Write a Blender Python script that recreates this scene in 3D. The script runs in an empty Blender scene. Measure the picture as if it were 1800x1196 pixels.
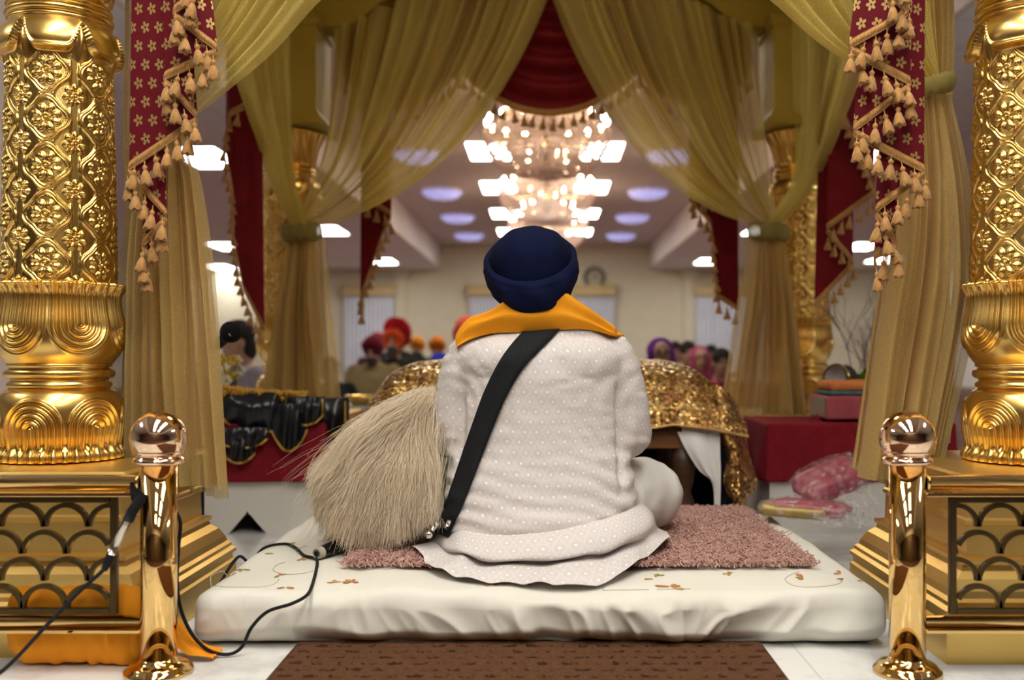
import bpy, bmesh, math, random
import numpy as np
from mathutils import Vector, Matrix
from mathutils.bvhtree import BVHTree

# ------------------------------------------------------------------ camera model
F = 1750.0            # focal length in pixels of the 1800 px wide frame
CX, CY, H = 958.0, 627.0, 0.70
PI = math.pi
def P(x, y, Y):       # the world point seen at pixel (x, y) at real depth Y
    return np.array([(x - CX) / F * Y, Y, H - (y - CY) / F * Y])

col = bpy.context.scene.collection
rng = np.random.default_rng(7)
random.seed(7)

# ------------------------------------------------------------------ mesh helpers
def mesh_data(name, V, Fc, mat=None, smooth=True, uv=None):
    me = bpy.data.meshes.new(name)
    V = np.asarray(V, dtype=np.float32).reshape(-1, 3)
    if isinstance(Fc, np.ndarray) and Fc.ndim == 2:
        n, k = Fc.shape
        me.vertices.add(len(V)); me.vertices.foreach_set('co', V.ravel())
        me.loops.add(n * k); me.loops.foreach_set('vertex_index', Fc.astype(np.int32).ravel())
        me.polygons.add(n)
        me.polygons.foreach_set('loop_start', np.arange(0, n * k, k, dtype=np.int32))
        me.update(calc_edges=True)
    else:
        me.from_pydata([tuple(v) for v in V.tolist()], [], [tuple(int(i) for i in f) for f in Fc])
    me.validate()
    if smooth:
        me.polygons.foreach_set('use_smooth', np.ones(len(me.polygons), dtype=bool))
    if uv is not None:
        lay = me.uv_layers.new(name='UVMap')
        li = np.empty(len(me.loops), dtype=np.int32); me.loops.foreach_get('vertex_index', li)
        lay.data.foreach_set('uv', np.asarray(uv, dtype=np.float32)[li].ravel())
    if mat is not None:
        for m in (mat if isinstance(mat, (list, tuple)) else [mat]):
            me.materials.append(m)
    me.update()
    return me

def link(name, me, parent=None):
    o = bpy.data.objects.new(name, me)
    col.objects.link(o)
    if parent is not None:
        o.parent = parent
    return o

def thing(name, label, cat, loc=(0, 0, 0), group=None, rotz=0.0, kind=None):
    o = bpy.data.objects.new(name, None)
    o.empty_display_size = 0.05
    col.objects.link(o)
    o.location = tuple(float(c) for c in loc); o.rotation_euler = (0, 0, rotz)
    o['label'] = label; o['category'] = cat
    if group: o['group'] = group
    if kind: o['kind'] = kind
    return o

def tag(o, label, cat, group=None, kind=None):
    o['label'] = label; o['category'] = cat
    if group: o['group'] = group
    if kind: o['kind'] = kind
    return o

def part(name, VF, mat, root, smooth=True, local=False, label=None, uv=None, kind=None):
    """A child mesh. World coordinates are turned into the root's own (roots of world-built parts are unrotated)."""
    V, Fc = VF[0], VF[1]
    if len(VF) > 2 and uv is None: uv = VF[2]
    V = np.asarray(V, dtype=float).reshape(-1, 3)
    if not local:
        r = root
        while r is not None:
            V = V - np.array(r.location); r = r.parent
    o = link(name, mesh_data(name, V, Fc, mat, smooth, uv), root)
    if label: o['label'] = label
    if kind: o['kind'] = kind
    return o

def solo(name, VF, mat, label, cat, group=None, smooth=True, uv=None, kind=None):
    V, Fc = VF[0], VF[1]
    if len(VF) > 2 and uv is None: uv = VF[2]
    V = np.asarray(V, dtype=float).reshape(-1, 3)
    c = np.array([(V[:, 0].min() + V[:, 0].max()) / 2, (V[:, 1].min() + V[:, 1].max()) / 2, V[:, 2].min()])
    o = link(name, mesh_data(name, V - c, Fc, mat, smooth, uv))
    o.location = c.tolist()
    return tag(o, label, cat, group, kind)

def struct(name, VF, mat, parent=None, smooth=False):
    o = link(name, mesh_data(name, VF[0], VF[1], mat, smooth), parent)
    if parent is None: o['kind'] = 'structure'
    return o

def dup(o, loc=None, parent=None, rot=None, scale=None):
    c = o.copy(); col.objects.link(c)
    if parent is not None: c.parent = parent
    if loc is not None: c.location = loc
    if rot is not None: c.rotation_euler = rot
    if scale is not None: c.scale = scale
    return c

def dup_tree(root, loc, rotz=None, label=None, kids=None):
    c = root.copy(); col.objects.link(c); c.location = loc
    if rotz is not None: c.rotation_euler = (0, 0, rotz)
    if label: c['label'] = label
    for ch in [o for o in col.objects if o.parent == root]:
        d = ch.copy(); col.objects.link(d); d.parent = c
        for g in [o for o in col.objects if o.parent == ch]:
            e = g.copy(); col.objects.link(e); e.parent = d
    return c

def join(*parts):
    Vs, Fs, n = [], [], 0
    for V, Fc in [(p[0], p[1]) for p in parts]:
        V = np.asarray(V, dtype=float).reshape(-1, 3)
        Vs.append(V)
        Fs += [tuple(int(i) + n for i in f) for f in Fc]
        n += len(V)
    return np.vstack(Vs), Fs

def grid_faces(nu, nv, cu=False, cv=False, flip=False):
    """vertex index = i*nv + j, i along u (nu), j along v (nv)"""
    I = np.arange(nu if cu else nu - 1); J = np.arange(nv if cv else nv - 1)
    i, j = np.meshgrid(I, J, indexing='ij'); i = i.ravel(); j = j.ravel()
    i2 = (i + 1) % nu; j2 = (j + 1) % nv
    f = np.stack([i * nv + j, i2 * nv + j, i2 * nv + j2, i * nv + j2], 1)
    return f[:, ::-1].copy() if flip else f

def lathe(prof, n=48, c=(0, 0, 0), cap=True):
    prof = np.asarray(prof, dtype=float)
    a = np.linspace(0, 2 * PI, n, endpoint=False)
    V = np.zeros((n, len(prof), 3))
    V[:, :, 0] = np.cos(a)[:, None] * prof[None, :, 0]
    V[:, :, 1] = np.sin(a)[:, None] * prof[None, :, 0]
    V[:, :, 2] = prof[None, :, 1]
    Fs = grid_faces(n, len(prof), cu=True).tolist()
    if cap:
        m = len(prof)
        Fs.append([i * m for i in range(n)][::-1]); Fs.append([i * m + m - 1 for i in range(n)])
    return V.reshape(-1, 3) + np.array(c), Fs

def arcpts(cx, cz, r, a0, a1, n):
    return [(cx + r * math.cos(t), cz + r * math.sin(t)) for t in np.linspace(a0, a1, n)]

def catmull(pts, n):
    pts = np.asarray(pts, dtype=float)
    if len(pts) == 2:
        t = np.linspace(0, 1, n)[:, None]; return pts[0] * (1 - t) + pts[1] * t
    Pp = np.vstack([2 * pts[0] - pts[1], pts, 2 * pts[-1] - pts[-2]])
    m = len(pts) - 1
    t = np.linspace(0, m, n); k = np.minimum(t.astype(int), m - 1); u = (t - k)[:, None]
    a, b, c, d = Pp[k], Pp[k + 1], Pp[k + 2], Pp[k + 3]
    return 0.5 * ((2 * b) + (c - a) * u + (2 * a - 5 * b + 4 * c - d) * u ** 2 + (3 * b - a - 3 * c + d) * u ** 3)

def frames(p):
    p = np.asarray(p, float); n = len(p)
    t = np.gradient(p, axis=0); t /= np.linalg.norm(t, axis=1)[:, None] + 1e-12
    u = np.zeros_like(p); up = np.array([0, 0, 1.0]) if abs(t[0][2]) < 0.9 else np.array([0, 1.0, 0])
    u0 = np.cross(up, t[0]); u0 /= np.linalg.norm(u0); u[0] = u0
    for i in range(1, n):
        x = u[i - 1] - t[i] * np.dot(u[i - 1], t[i]); u[i] = x / (np.linalg.norm(x) + 1e-12)
    return t, u, np.cross(t, u)

def tube(pts, r, n=10, smooth_n=None, cap=True, sx=1.0, sy=1.0):
    p = catmull(pts, smooth_n) if smooth_n else np.asarray(pts, float)
    r = np.full(len(p), r) if np.isscalar(r) else np.interp(np.linspace(0, 1, len(p)), np.linspace(0, 1, len(r)), r)
    t, u, w = frames(p)
    a = np.linspace(0, 2 * PI, n, endpoint=False)
    V = p[:, None, :] + r[:, None, None] * (sx * np.cos(a)[None, :, None] * u[:, None, :] + sy * np.sin(a)[None, :, None] * w[:, None, :])
    Fs = grid_faces(len(p), n, cv=True).tolist()
    if cap:
        Fs.append(list(range(n))[::-1]); Fs.append([(len(p) - 1) * n + k for k in range(n)])
    return V.reshape(-1, 3), Fs

def capsule(pts, rad, n=16, smooth_n=None, sx=1.0, sy=1.0):
    """closed tube with rounded ends"""
    p = catmull(pts, smooth_n or max(8, 5 * len(pts)))
    r = np.interp(np.linspace(0, 1, len(p)), np.linspace(0, 1, len(rad)), rad) if not np.isscalar(rad) else np.full(len(p), rad)
    d0 = p[0] - p[1]; d0 /= np.linalg.norm(d0); d1 = p[-1] - p[-2]; d1 /= np.linalg.norm(d1)
    k = 5; a = np.linspace(0.12, PI / 2, k, endpoint=False)
    s0 = [p[0] + d0 * r[0] * math.cos(t) for t in a]; q0 = [r[0] * math.sin(t) for t in a]
    s1 = [p[-1] + d1 * r[-1] * math.cos(t) for t in a[::-1]]; q1 = [r[-1] * math.sin(t) for t in a[::-1]]
    return tube(np.vstack([s0, p, s1]), np.concatenate([q0, r, q1]), n, sx=sx, sy=sy)

def ellipsoid(c, r, nu=24, nv=16, rot=None):
    a = np.linspace(0, 2 * PI, nu, endpoint=False); b = np.linspace(0.06, PI - 0.06, nv)
    V = np.zeros((nu, nv, 3))
    V[:, :, 0] = np.cos(a)[:, None] * np.sin(b)[None]; V[:, :, 1] = np.sin(a)[:, None] * np.sin(b)[None]; V[:, :, 2] = -np.cos(b)[None]
    V = V.reshape(-1, 3) * np.array(r)
    if rot is not None: V = V @ np.array(rot).T
    Fs = grid_faces(nu, nv, cu=True).tolist()
    Fs.append([i * nv for i in range(nu)][::-1]); Fs.append([i * nv + nv - 1 for i in range(nu)])
    return V + np.array(c), Fs

def loft(rings, cap=True):
    """rings: list of (n,3) arrays"""
    R = np.array(rings); m, n = R.shape[:2]
    Fs = grid_faces(m, n, cv=True).tolist()
    if cap:
        Fs.append(list(range(n))[::-1]); Fs.append([(m - 1) * n + k for k in range(n)])
    return R.reshape(-1, 3), Fs

def ering(cx, cy, cz, rx, ry, n=32, p=2.0, tilt=0.0):
    a = np.linspace(0, 2 * PI, n, endpoint=False)
    c, s = np.cos(a), np.sin(a)
    x = np.sign(c) * np.abs(c) ** (2 / p) * rx; y = np.sign(s) * np.abs(s) ** (2 / p) * ry
    return np.stack([cx + x, cy + y, cz + tilt * y], 1)

def boxgrid(lo, hi, n=(1, 1, 1), r=0.0):
    """closed box with shared vertices, n divisions per axis, edges rounded to radius r"""
    lo = np.array(lo, float); hi = np.array(hi, float); idx = {}; V = []; Fs = []
    def cuts(a):
        k = n[a]
        g = list(np.linspace(lo[a], hi[a], k + 1))
        if r > 0:
            e = [lo[a] + r * (1 - math.cos(t)) for t in np.linspace(0, PI / 2, 4)]
            f = [hi[a] - (v - lo[a]) for v in e][::-1]
            g = sorted(set([round(v, 6) for v in e + f + [v for v in g if lo[a] + r * 1.05 < v < hi[a] - r * 1.05]]))
        return np.array(g)
    G = [cuts(a) for a in range(3)]
    def vid(p):
        k = tuple(np.round(p, 6))
        if k not in idx: idx[k] = len(V); V.append(p)
        return idx[k]
    for a in range(3):
        b, c = (a + 1) % 3, (a + 2) % 3
        for side in (0, 1):
            for i in range(len(G[b]) - 1):
                for j in range(len(G[c]) - 1):
                    q = []
                    for (di, dj) in ((0, 0), (1, 0), (1, 1), (0, 1)):
                        p = [0, 0, 0]; p[a] = (lo, hi)[side][a]; p[b] = G[b][i + di]; p[c] = G[c][j + dj]; q.append(vid(p))
                    Fs.append(q if side else q[::-1])
    V = np.array(V)
    if r > 0:
        q = np.clip(V, lo + r, hi - r); d = V - q; L = np.linalg.norm(d, axis=1)[:, None]
        V = np.where(L > 1e-9, q + d / np.maximum(L, 1e-9) * r, V)
    return V, Fs

def box(lo, hi, r=0.0): return boxgrid(lo, hi, (1, 1, 1), r)

def prism(poly, y0, y1, axis='y'):
    """extrude a 2D outline (x,z) from y0 to y1"""
    n = len(poly); V = [(p[0], y0, p[1]) for p in poly] + [(p[0], y1, p[1]) for p in poly]
    Fs = [list(range(n)), [n + i for i in range(n)][::-1]] + [[i, n + i, n + (i + 1) % n, (i + 1) % n] for i in range(n)]
    return np.array(V, float), Fs

def remesh(parts, voxel, smooth_it=6, factor=0.5, extra=0):
    """one continuous surface grown over overlapping closed shapes"""
    me = mesh_data('tmp', *join(*parts), smooth=True)
    o = bpy.data.objects.new('tmp', me); col.objects.link(o)
    m = o.modifiers.new('r', 'REMESH'); m.mode = 'VOXEL'; m.voxel_size = voxel; m.use_smooth_shade = True
    if smooth_it:
        s = o.modifiers.new('s', 'SMOOTH'); s.iterations = smooth_it; s.factor = factor
    dg = bpy.context.evaluated_depsgraph_get(); ev = o.evaluated_get(dg)
    r = bpy.data.meshes.new_from_object(ev)
    V = np.empty(len(r.vertices) * 3, dtype=np.float32); r.vertices.foreach_get('co', V)
    N = np.empty(len(r.vertices) * 3, dtype=np.float32); r.vertices.foreach_get('normal', N)
    Fs = [tuple(p.vertices) for p in r.polygons]
    bpy.data.objects.remove(o); bpy.data.meshes.remove(r); bpy.data.meshes.remove(me)
    return V.reshape(-1, 3).astype(float), Fs, N.reshape(-1, 3).astype(float)

# ------------------------------------------------------------------ noise
_perm = rng.integers(0, 2 ** 31, 4096)
def _h(i, j, k):
    return (_perm[(i * 73 + j * 1931 + k * 17 + _perm[(i + 57 * j + 131 * k) & 4095] % 4096) & 4095] % 65536) / 65536.0
def noise(p, f=1.0):
    p = np.asarray(p, float) * f; i = np.floor(p).astype(int); u = p - i; u = u * u * (3 - 2 * u); r = 0
    for a in (0, 1):
        for b in (0, 1):
            for c in (0, 1):
                w = (u[..., 0] if a else 1 - u[..., 0]) * (u[..., 1] if b else 1 - u[..., 1]) * (u[..., 2] if c else 1 - u[..., 2])
                r = r + w * _h(i[..., 0] + a, i[..., 1] + b, i[..., 2] + c)
    return r * 2 - 1
def smoothstep(a, b, x):
    t = np.clip((x - a) / (b - a), 0, 1); return t * t * (3 - 2 * t)

# ------------------------------------------------------------------ materials
def mat(name, base=(0.8, 0.8, 0.8), rough=0.5, metal=0.0, **kw):
    m = bpy.data.materials.new(name); m.use_nodes = True
    b = m.node_tree.nodes['Principled BSDF']
    b.inputs['Base Color'].default_value = (*base, 1); b.inputs['Roughness'].default_value = rough; b.inputs['Metallic'].default_value = metal
    if rough > 0.5 and not metal: b.inputs['Specular IOR Level'].default_value = 0.15
    for k, v in kw.items():
        b.inputs[k].default_value = v
    return m
def nt(m): return m.node_tree, m.node_tree.nodes, m.node_tree.links, m.node_tree.nodes['Principled BSDF']
def add(m, typ, **kw):
    n = m.node_tree.nodes.new(typ)
    for k, v in kw.items(): setattr(n, k, v)
    return n
def bump(m, src, strength=0.3, dist=0.01):
    t, N, L, b = nt(m); bp = add(m, 'ShaderNodeBump'); bp.inputs['Strength'].default_value = strength; bp.inputs['Distance'].default_value = dist
    L.new(src, bp.inputs['Height']); L.new(bp.outputs[0], b.inputs['Normal']); return bp
def coords(m, kind='Object', scale=(1, 1, 1)):
    tc = add(m, 'ShaderNodeTexCoord'); mp = add(m, 'ShaderNodeMapping'); mp.inputs['Scale'].default_value = scale
    m.node_tree.links.new(tc.outputs[kind], mp.inputs['Vector']); return mp.outputs[0]
def noise_tex(m, scale, detail=3, vec=None, rough=0.5):
    n = add(m, 'ShaderNodeTexNoise'); n.inputs['Scale'].default_value = scale; n.inputs['Detail'].default_value = detail; n.inputs['Roughness'].default_value = rough
    if vec is not None: m.node_tree.links.new(vec, n.inputs['Vector'])
    return n
def ramp(m, src, stops):
    r = add(m, 'ShaderNodeValToRGB'); e = r.color_ramp.elements
    while len(e) < len(stops): e.new(0.5)
    for q, (p, c) in zip(e, stops): q.position = p; q.color = (*c, 1) if len(c) == 3 else c
    m.node_tree.links.new(src, r.inputs[0]); return r
def mth(m, op, a, b=None, c=None):
    n = add(m, 'ShaderNodeMath', operation=op)
    for i, v in enumerate((a, b, c)):
        if v is None: continue
        if isinstance(v, (int, float)): n.inputs[i].default_value = v
        else: m.node_tree.links.new(v, n.inputs[i])
    return n.outputs[0]
def mix(m, fac, a, b):
    n = add(m, 'ShaderNodeMix', data_type='RGBA')
    if isinstance(fac, (int, float)): n.inputs[0].default_value = fac
    else: m.node_tree.links.new(fac, n.inputs[0])
    for i, v in ((6, a), (7, b)):
        if isinstance(v, tuple): n.inputs[i].default_value = (*v, 1)
        else: m.node_tree.links.new(v, n.inputs[i])
    return n.outputs[2]
def emis(name, c, s, sampling=None):
    m = mat(name, c, 0.5); b = m.node_tree.nodes['Principled BSDF']
    b.inputs['Emission Color'].default_value = (*c, 1); b.inputs['Emission Strength'].default_value = s
    if sampling: m.cycles.emission_sampling = sampling
    return m
def noisy(name, c1, c2, rough, metal=0.0, scale=8, bumps=None, coord='Object', detail=4, cscale=(1, 1, 1), **kw):
    m = mat(name, c1, rough, metal, **kw); t, N, L, b = nt(m)
    v = coords(m, coord, cscale); n = noise_tex(m, scale, detail, v)
    r = ramp(m, n.outputs[0], [(0.3, c1), (0.7, c2)]); L.new(r.outputs[0], b.inputs['Base Color'])
    if bumps:
        n2 = noise_tex(m, bumps[0], 4, v); bump(m, n2.outputs[0], bumps[1], bumps[2])
    return m

M = {}
M['gold'] = noisy('carved_gold', (0.80, 0.50, 0.13), (0.88, 0.60, 0.20), 0.27, 1.0, 14, (240, 0.06, 0.002))
M['gold_satin'] = noisy('satin_gold', (0.78, 0.53, 0.15), (0.86, 0.60, 0.20), 0.38, 1.0, 5, (160, 0.08, 0.002))
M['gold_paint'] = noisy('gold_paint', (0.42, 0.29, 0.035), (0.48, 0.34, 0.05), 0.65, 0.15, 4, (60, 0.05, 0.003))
M['brass'] = mat('polished_brass', (0.84, 0.56, 0.22), 0.045, 1.0)
M['ball'] = mat('polished_pink_gold', (0.97, 0.70, 0.50), 0.03, 1.0)
M['lattice'] = mat('dark_bronze', (0.085, 0.055, 0.022), 0.25, 0.9)
def sheer_mat(name, c, alpha):
    m = mat(name, c, 0.75); t, N, L, b = nt(m)
    b.inputs['Sheen Weight'].default_value = 0.25
    v = coords(m); n = noise_tex(m, 420, 2, v); n3 = noise_tex(m, 9, 3, v)
    L.new(mix(m, n3.outputs[0], c, tuple(min(1, q * 1.25) for q in c)), b.inputs['Base Color'])
    tl = add(m, 'ShaderNodeBsdfTranslucent'); tl.inputs[0].default_value = (*[min(1, q * 1.15) for q in c], 1)
    s1 = add(m, 'ShaderNodeMixShader'); s1.inputs[0].default_value = 0.52; L.new(b.outputs[0], s1.inputs[1]); L.new(tl.outputs[0], s1.inputs[2])
    tr = add(m, 'ShaderNodeBsdfTransparent'); s2 = add(m, 'ShaderNodeMixShader')
    a = ramp(m, n.outputs[0], [(0.30, (alpha - 0.14,) * 3), (0.70, (alpha + 0.14,) * 3)])
    L.new(a.outputs[0], s2.inputs[0]); L.new(tr.outputs[0], s2.inputs[1]); L.new(s1.outputs[0], s2.inputs[2])
    L.new(s2.outputs[0], N['Material Output'].inputs['Surface'])
    return m
M['sheer'] = sheer_mat('olive_gold_sheer', (0.74, 0.61, 0.19), 0.60)
M['sheer_low'] = sheer_mat('gold_sheer', (0.66, 0.485, 0.185), 0.66)
M['sheer_dense'] = sheer_mat('gold_sheer_doubled', (0.40, 0.32, 0.10), 0.88)
M['trim'] = noisy('gold_braid', (0.42, 0.20, 0.055), (0.58, 0.31, 0.10), 0.55, 0.0, 90, (300, 0.5, 0.003), **{'Sheen Weight': 0.3})
M['maroon'] = noisy('maroon_cloth', (0.19, 0.008, 0.016), (0.24, 0.012, 0.022), 0.85, 0, 30, (500, 0.2, 0.002))
M['red'] = noisy('red_satin', (0.15, 0.004, 0.009), (0.21, 0.007, 0.012), 0.6, 0, 10, (120, 0.1, 0.003))
def flower_red():
    m = mat('red_velvet_gold_flowers', (0.23, 0.008, 0.015), 0.6); t, N, L, b = nt(m)
    uv = coords(m, 'UV', (1, 1, 1)); sx = add(m, 'ShaderNodeSeparateXYZ'); L.new(uv, sx.inputs[0])
    s = 21.0
    row = mth(m, 'FLOOR', mth(m, 'MULTIPLY', sx.outputs[1], s))
    px = mth(m, 'ADD', mth(m, 'MULTIPLY', sx.outputs[0], s), mth(m, 'MULTIPLY', row, 0.5))
    fx = mth(m, 'SUBTRACT', mth(m, 'FRACT', px), 0.5); fy = mth(m, 'SUBTRACT', mth(m, 'FRACT', mth(m, 'MULTIPLY', sx.outputs[1], s)), 0.5)
    r = mth(m, 'SQRT', mth(m, 'ADD', mth(m, 'MULTIPLY', fx, fx), mth(m, 'MULTIPLY', fy, fy)))
    th = mth(m, 'ARCTAN2', fy, fx)
    pet = mth(m, 'ADD', 0.10, mth(m, 'MULTIPLY', 0.24, mth(m, 'ABSOLUTE', mth(m, 'COSINE', mth(m, 'MULTIPLY', th, 2.5)))))
    ins = mth(m, 'MULTIPLY', mth(m, 'LESS_THAN', r, pet), mth(m, 'GREATER_THAN', r, 0.07))
    L.new(mix(m, ins, (0.125, 0.004, 0.010), (0.52, 0.35, 0.13)), b.inputs['Base Color'])
    L.new(mth(m, 'MULTIPLY', ins, 0.6), b.inputs['Metallic'])
    L.new(mth(m, 'SUBTRACT', 0.65, mth(m, 'MULTIPLY', ins, 0.3)), b.inputs['Roughness'])
    return m
M['red_flower'] = flower_red()
M['white_fabric'] = mat('white_fabric', (0.78, 0.76, 0.74), 0.85)
EXPOSURE = 0.22
# ================================================================== THE HALL
def paint(name, c, rough=0.9, sc=3, var=0.06):
    return noisy(name, c, tuple(q * (1 - var) for q in c), rough, 0, sc, (60, 0.04, 0.002))
M['wall'] = paint('cream_wall_paint', (0.66, 0.60, 0.46))
M['wall_side'] = paint('pale_wall_paint', (0.70, 0.68, 0.62))
M['beige'] = paint('pinkish_beige_paint', (0.62, 0.50, 0.44))
def tiles(name, c):
    m = mat(name, c, 0.9); t, N, L, b = nt(m); v = coords(m, 'Object')
    br = add(m, 'ShaderNodeTexBrick'); L.new(v, br.inputs['Vector']); br.offset = 0
    br.inputs['Scale'].default_value = 1.0; br.inputs['Brick Width'].default_value = 0.61; br.inputs['Row Height'].default_value = 0.61; br.inputs['Mortar Size'].default_value = 0.008
    br.inputs['Color1'].default_value = (*c, 1); br.inputs['Color2'].default_value = (*[q * 0.96 for q in c], 1); br.inputs['Mortar'].default_value = (*[q * 0.8 for q in c], 1)
    L.new(br.outputs[0], b.inputs['Base Color']); return m
M['ceil'] = tiles('ceiling_tiles', (0.60, 0.55, 0.55))
M['ceil_low'] = tiles('low_ceiling_tiles', (0.80, 0.80, 0.83))
M['fascia'] = paint('soffit_paint', (0.72, 0.64, 0.60))
def marble():
    m = mat('white_marble', (0.80, 0.79, 0.77), 0.12); t, N, L, b = nt(m); v = coords(m)
    n = noise_tex(m, 1.3, 8, v, 0.62); r = ramp(m, n.outputs[0], [(0.44, (0.83, 0.82, 0.80)), (0.5, (0.66, 0.65, 0.64)), (0.54, (0.82, 0.81, 0.79))])
    br = add(m, 'ShaderNodeTexBrick'); L.new(v, br.inputs['Vector']); br.offset = 0; br.inputs['Scale'].default_value = 1; br.inputs['Brick Width'].default_value = 0.6; br.inputs['Row Height'].default_value = 0.6; br.inputs['Mortar Size'].default_value = 0.002
    br.inputs['Mortar'].default_value = (0.6, 0.6, 0.58, 1); L.new(r.outputs[0], br.inputs['Color1']); L.new(r.outputs[0], br.inputs['Color2'])
    L.new(br.outputs[0], b.inputs['Base Color']); return m
M['marble'] = marble()
M['hall_carpet'] = noisy('hall_carpet', (0.16, 0.09, 0.08), (0.22, 0.13, 0.11), 0.95, 0, 6, (200, 0.4, 0.004))
XW, YB, YF = 9.6, -3.2, 25.9      # hall half width, rear wall, far wall
TX, ZC, ZS = 2.71, 3.60, 2.97     # raised ceiling half width and height, lower ceiling height
YT = 25.9
struct('floor', box((-XW, 0.7, -0.12), (XW, 6.6, 0.0)), M['marble'])
struct('floor.002', box((-XW, YB, -0.12), (XW, 0.7, 0.0)), noisy('dark_carpet', (0.055, 0.026, 0.02), (0.075, 0.036, 0.028), 0.95, 0, 6, (200, 0.4, 0.004)))
struct('floor.001', box((-XW, 6.6, -0.12), (XW, YF, 0.0)), M['hall_carpet'])
c = struct('ceiling', box((-TX, YB, ZC), (TX, YT, ZC + 0.12)), M['ceil'])
struct('ceiling.001', box((-XW, YB, ZS), (-TX - 0.06, YF, ZS + 0.1)), M['ceil_low'])
struct('ceiling.002', box((TX + 0.06, YB, ZS), (XW, YF, ZS + 0.1)), M['ceil_low'])
struct('trim_1', box((-TX - 0.06, YB, ZS), (-TX, YT, ZC + 0.1)), M['fascia'])
struct('trim_2', box((TX, YB, ZS), (TX + 0.06, YT, ZC + 0.1)), M['fascia'])
struct('wall_far', box((-XW, YF, -0.1), (XW, YF + 0.15, ZC + 0.2)), M['wall'])
struct('wall_left', box((-XW - 0.15, YB, -0.1), (-XW, YF, ZC + 0.2)), M['wall_side'])
struct('wall_right', box((XW, YB, -0.1), (XW + 0.15, YF, ZC + 0.2)), M['wall_side'])
struct('wall_rear', box((-XW, YB - 0.15, -0.1), (XW, YB, ZC + 0.2)), M['wall_side'])
M['wood_dark'] = noisy('dark_wood', (0.06, 0.035, 0.02), (0.10, 0.055, 0.03), 0.4, 0, 3, None, 'Object', 6, (1, 1, 8))
struct('trim_7', box((-XW, YB, 0.0), (XW, YB + 0.04, 2.9)), M['wood_dark'])
YB += 0.04
d = struct('door_1', box((-1.5, YB, 0.0), (1.6, YB + 0.05, 2.2)), M['wood_dark'])
for a, b in ((-1.4, 0.02), (0.08, 1.5)):
    struct('door_panel', box((a, YB + 0.05, 0.08), (b, YB + 0.07, 2.1), 0.008), M['wood_dark'], d)
# pilasters of the far wall and the pinkish pillar behind the left column
for i, x in enumerate((-3.74, 3.74)):
    pr = join(box((x - 0.14, YF - 0.12, 0), (x + 0.14, YF, 2.72)), box((x - 0.19, YF - 0.17, 2.72), (x + 0.19, YF, 2.80), 0.01), box((x - 0.24, YF - 0.22, 2.80), (x + 0.24, YF, ZS), 0.01))
    struct('trim_%d' % (4 + i), pr, M['wall'])
struct('trim_6', join(box((-2.45, 3.5, 0), (-1.875, 4.0, ZC)), box((-2.5, 3.45, 2.0), (-1.83, 4.05, 2.1), 0.02)), M['beige'])
# windows in the far wall: net curtains under a gilt pelmet
M['net'] = noisy('net_curtain', (0.68, 0.70, 0.76), (0.60, 0.62, 0.70), 0.8, 0, 3)
M['pelmet'] = noisy('pelmet_gilt', (0.55, 0.42, 0.20), (0.45, 0.33, 0.15), 0.5, 0, 20)
M['pane'] = mat('window_pane', (0.04, 0.05, 0.08), 0.03)
for i, (x0, x1) in enumerate(((-5.15, -3.95), (-1.9, -0.9), (0.85, 1.75), (3.95, 5.15))):
    w = struct('window_%d' % (i + 1), join(box((x0, YF - 0.05, 0.9), (x0 + 0.06, YF, 2.3)), box((x1 - 0.06, YF - 0.05, 0.9), (x1, YF, 2.3)), box((x0, YF - 0.05, 2.24), (x1, YF, 2.3)), box((x0, YF - 0.05, 0.9), (x1, YF, 0.96))), M['fascia'])
    o = struct('window_pane', box((x0 + 0.06, YF - 0.03, 0.96), (x1 - 0.06, YF - 0.02, 2.24)), M['pane'], w)
    u = np.linspace(0, 1, 120); zz = np.array([0.3, 2.28])
    V = np.zeros((120, 2, 3)); V[:, :, 0] = (x0 - 0.05 + u * (x1 - x0 + 0.1))[:, None]; V[:, :, 1] = (YF - 0.16 + 0.03 * np.sin(u * 75))[:, None]; V[:, :, 2] = zz
    struct('window_curtain', (V.reshape(-1, 3), grid_faces(120, 2)), M['net'], w, True)
    struct('window_pelmet', join(box((x0 - 0.1, YF - 0.26, 2.26), (x1 + 0.1, YF - 0.2, 2.52), 0.02), box((x0 - 0.13, YF - 0.29, 2.5), (x1 + 0.13, YF, 2.56), 0.015)), M['pelmet'], w)

# ------------------------------------------------------------------ ceiling lamps
M['panel'] = emis('fluorescent_diffuser', (1.0, 0.96, 0.86), 17.0)
M['panel_side'] = emis('side_fluorescent_diffuser', (1.0, 0.97, 0.92), 16.0)
M['white_metal'] = mat('white_metal', (0.8, 0.8, 0.78), 0.4)
fw, fl = 0.61, 1.22
def make_panel(z, m, name, label, grp, loc):
    t = thing(name, label, 'ceiling light', (*loc, z), grp)
    fr = join(box((-fw / 2, -fl / 2, -0.02), (-fw / 2 + 0.025, fl / 2, 0)), box((fw / 2 - 0.025, -fl / 2, -0.02), (fw / 2, fl / 2, 0)),
              box((-fw / 2 + 0.025, -fl / 2, -0.02), (fw / 2 - 0.025, -fl / 2 + 0.025, 0)), box((-fw / 2 + 0.025, fl / 2 - 0.025, -0.02), (fw / 2 - 0.025, fl / 2, 0)))
    part('frame', fr, M['white_metal'], t, False, True)
    part('diffuser', box((-fw / 2 + 0.025, -fl / 2 + 0.025, -0.015), (fw / 2 - 0.025, fl / 2 - 0.025, -0.002)), m, t, False, True)
    return t
ordn = ['nearest', 'second', 'third', 'farthest']
p0 = None
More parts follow.
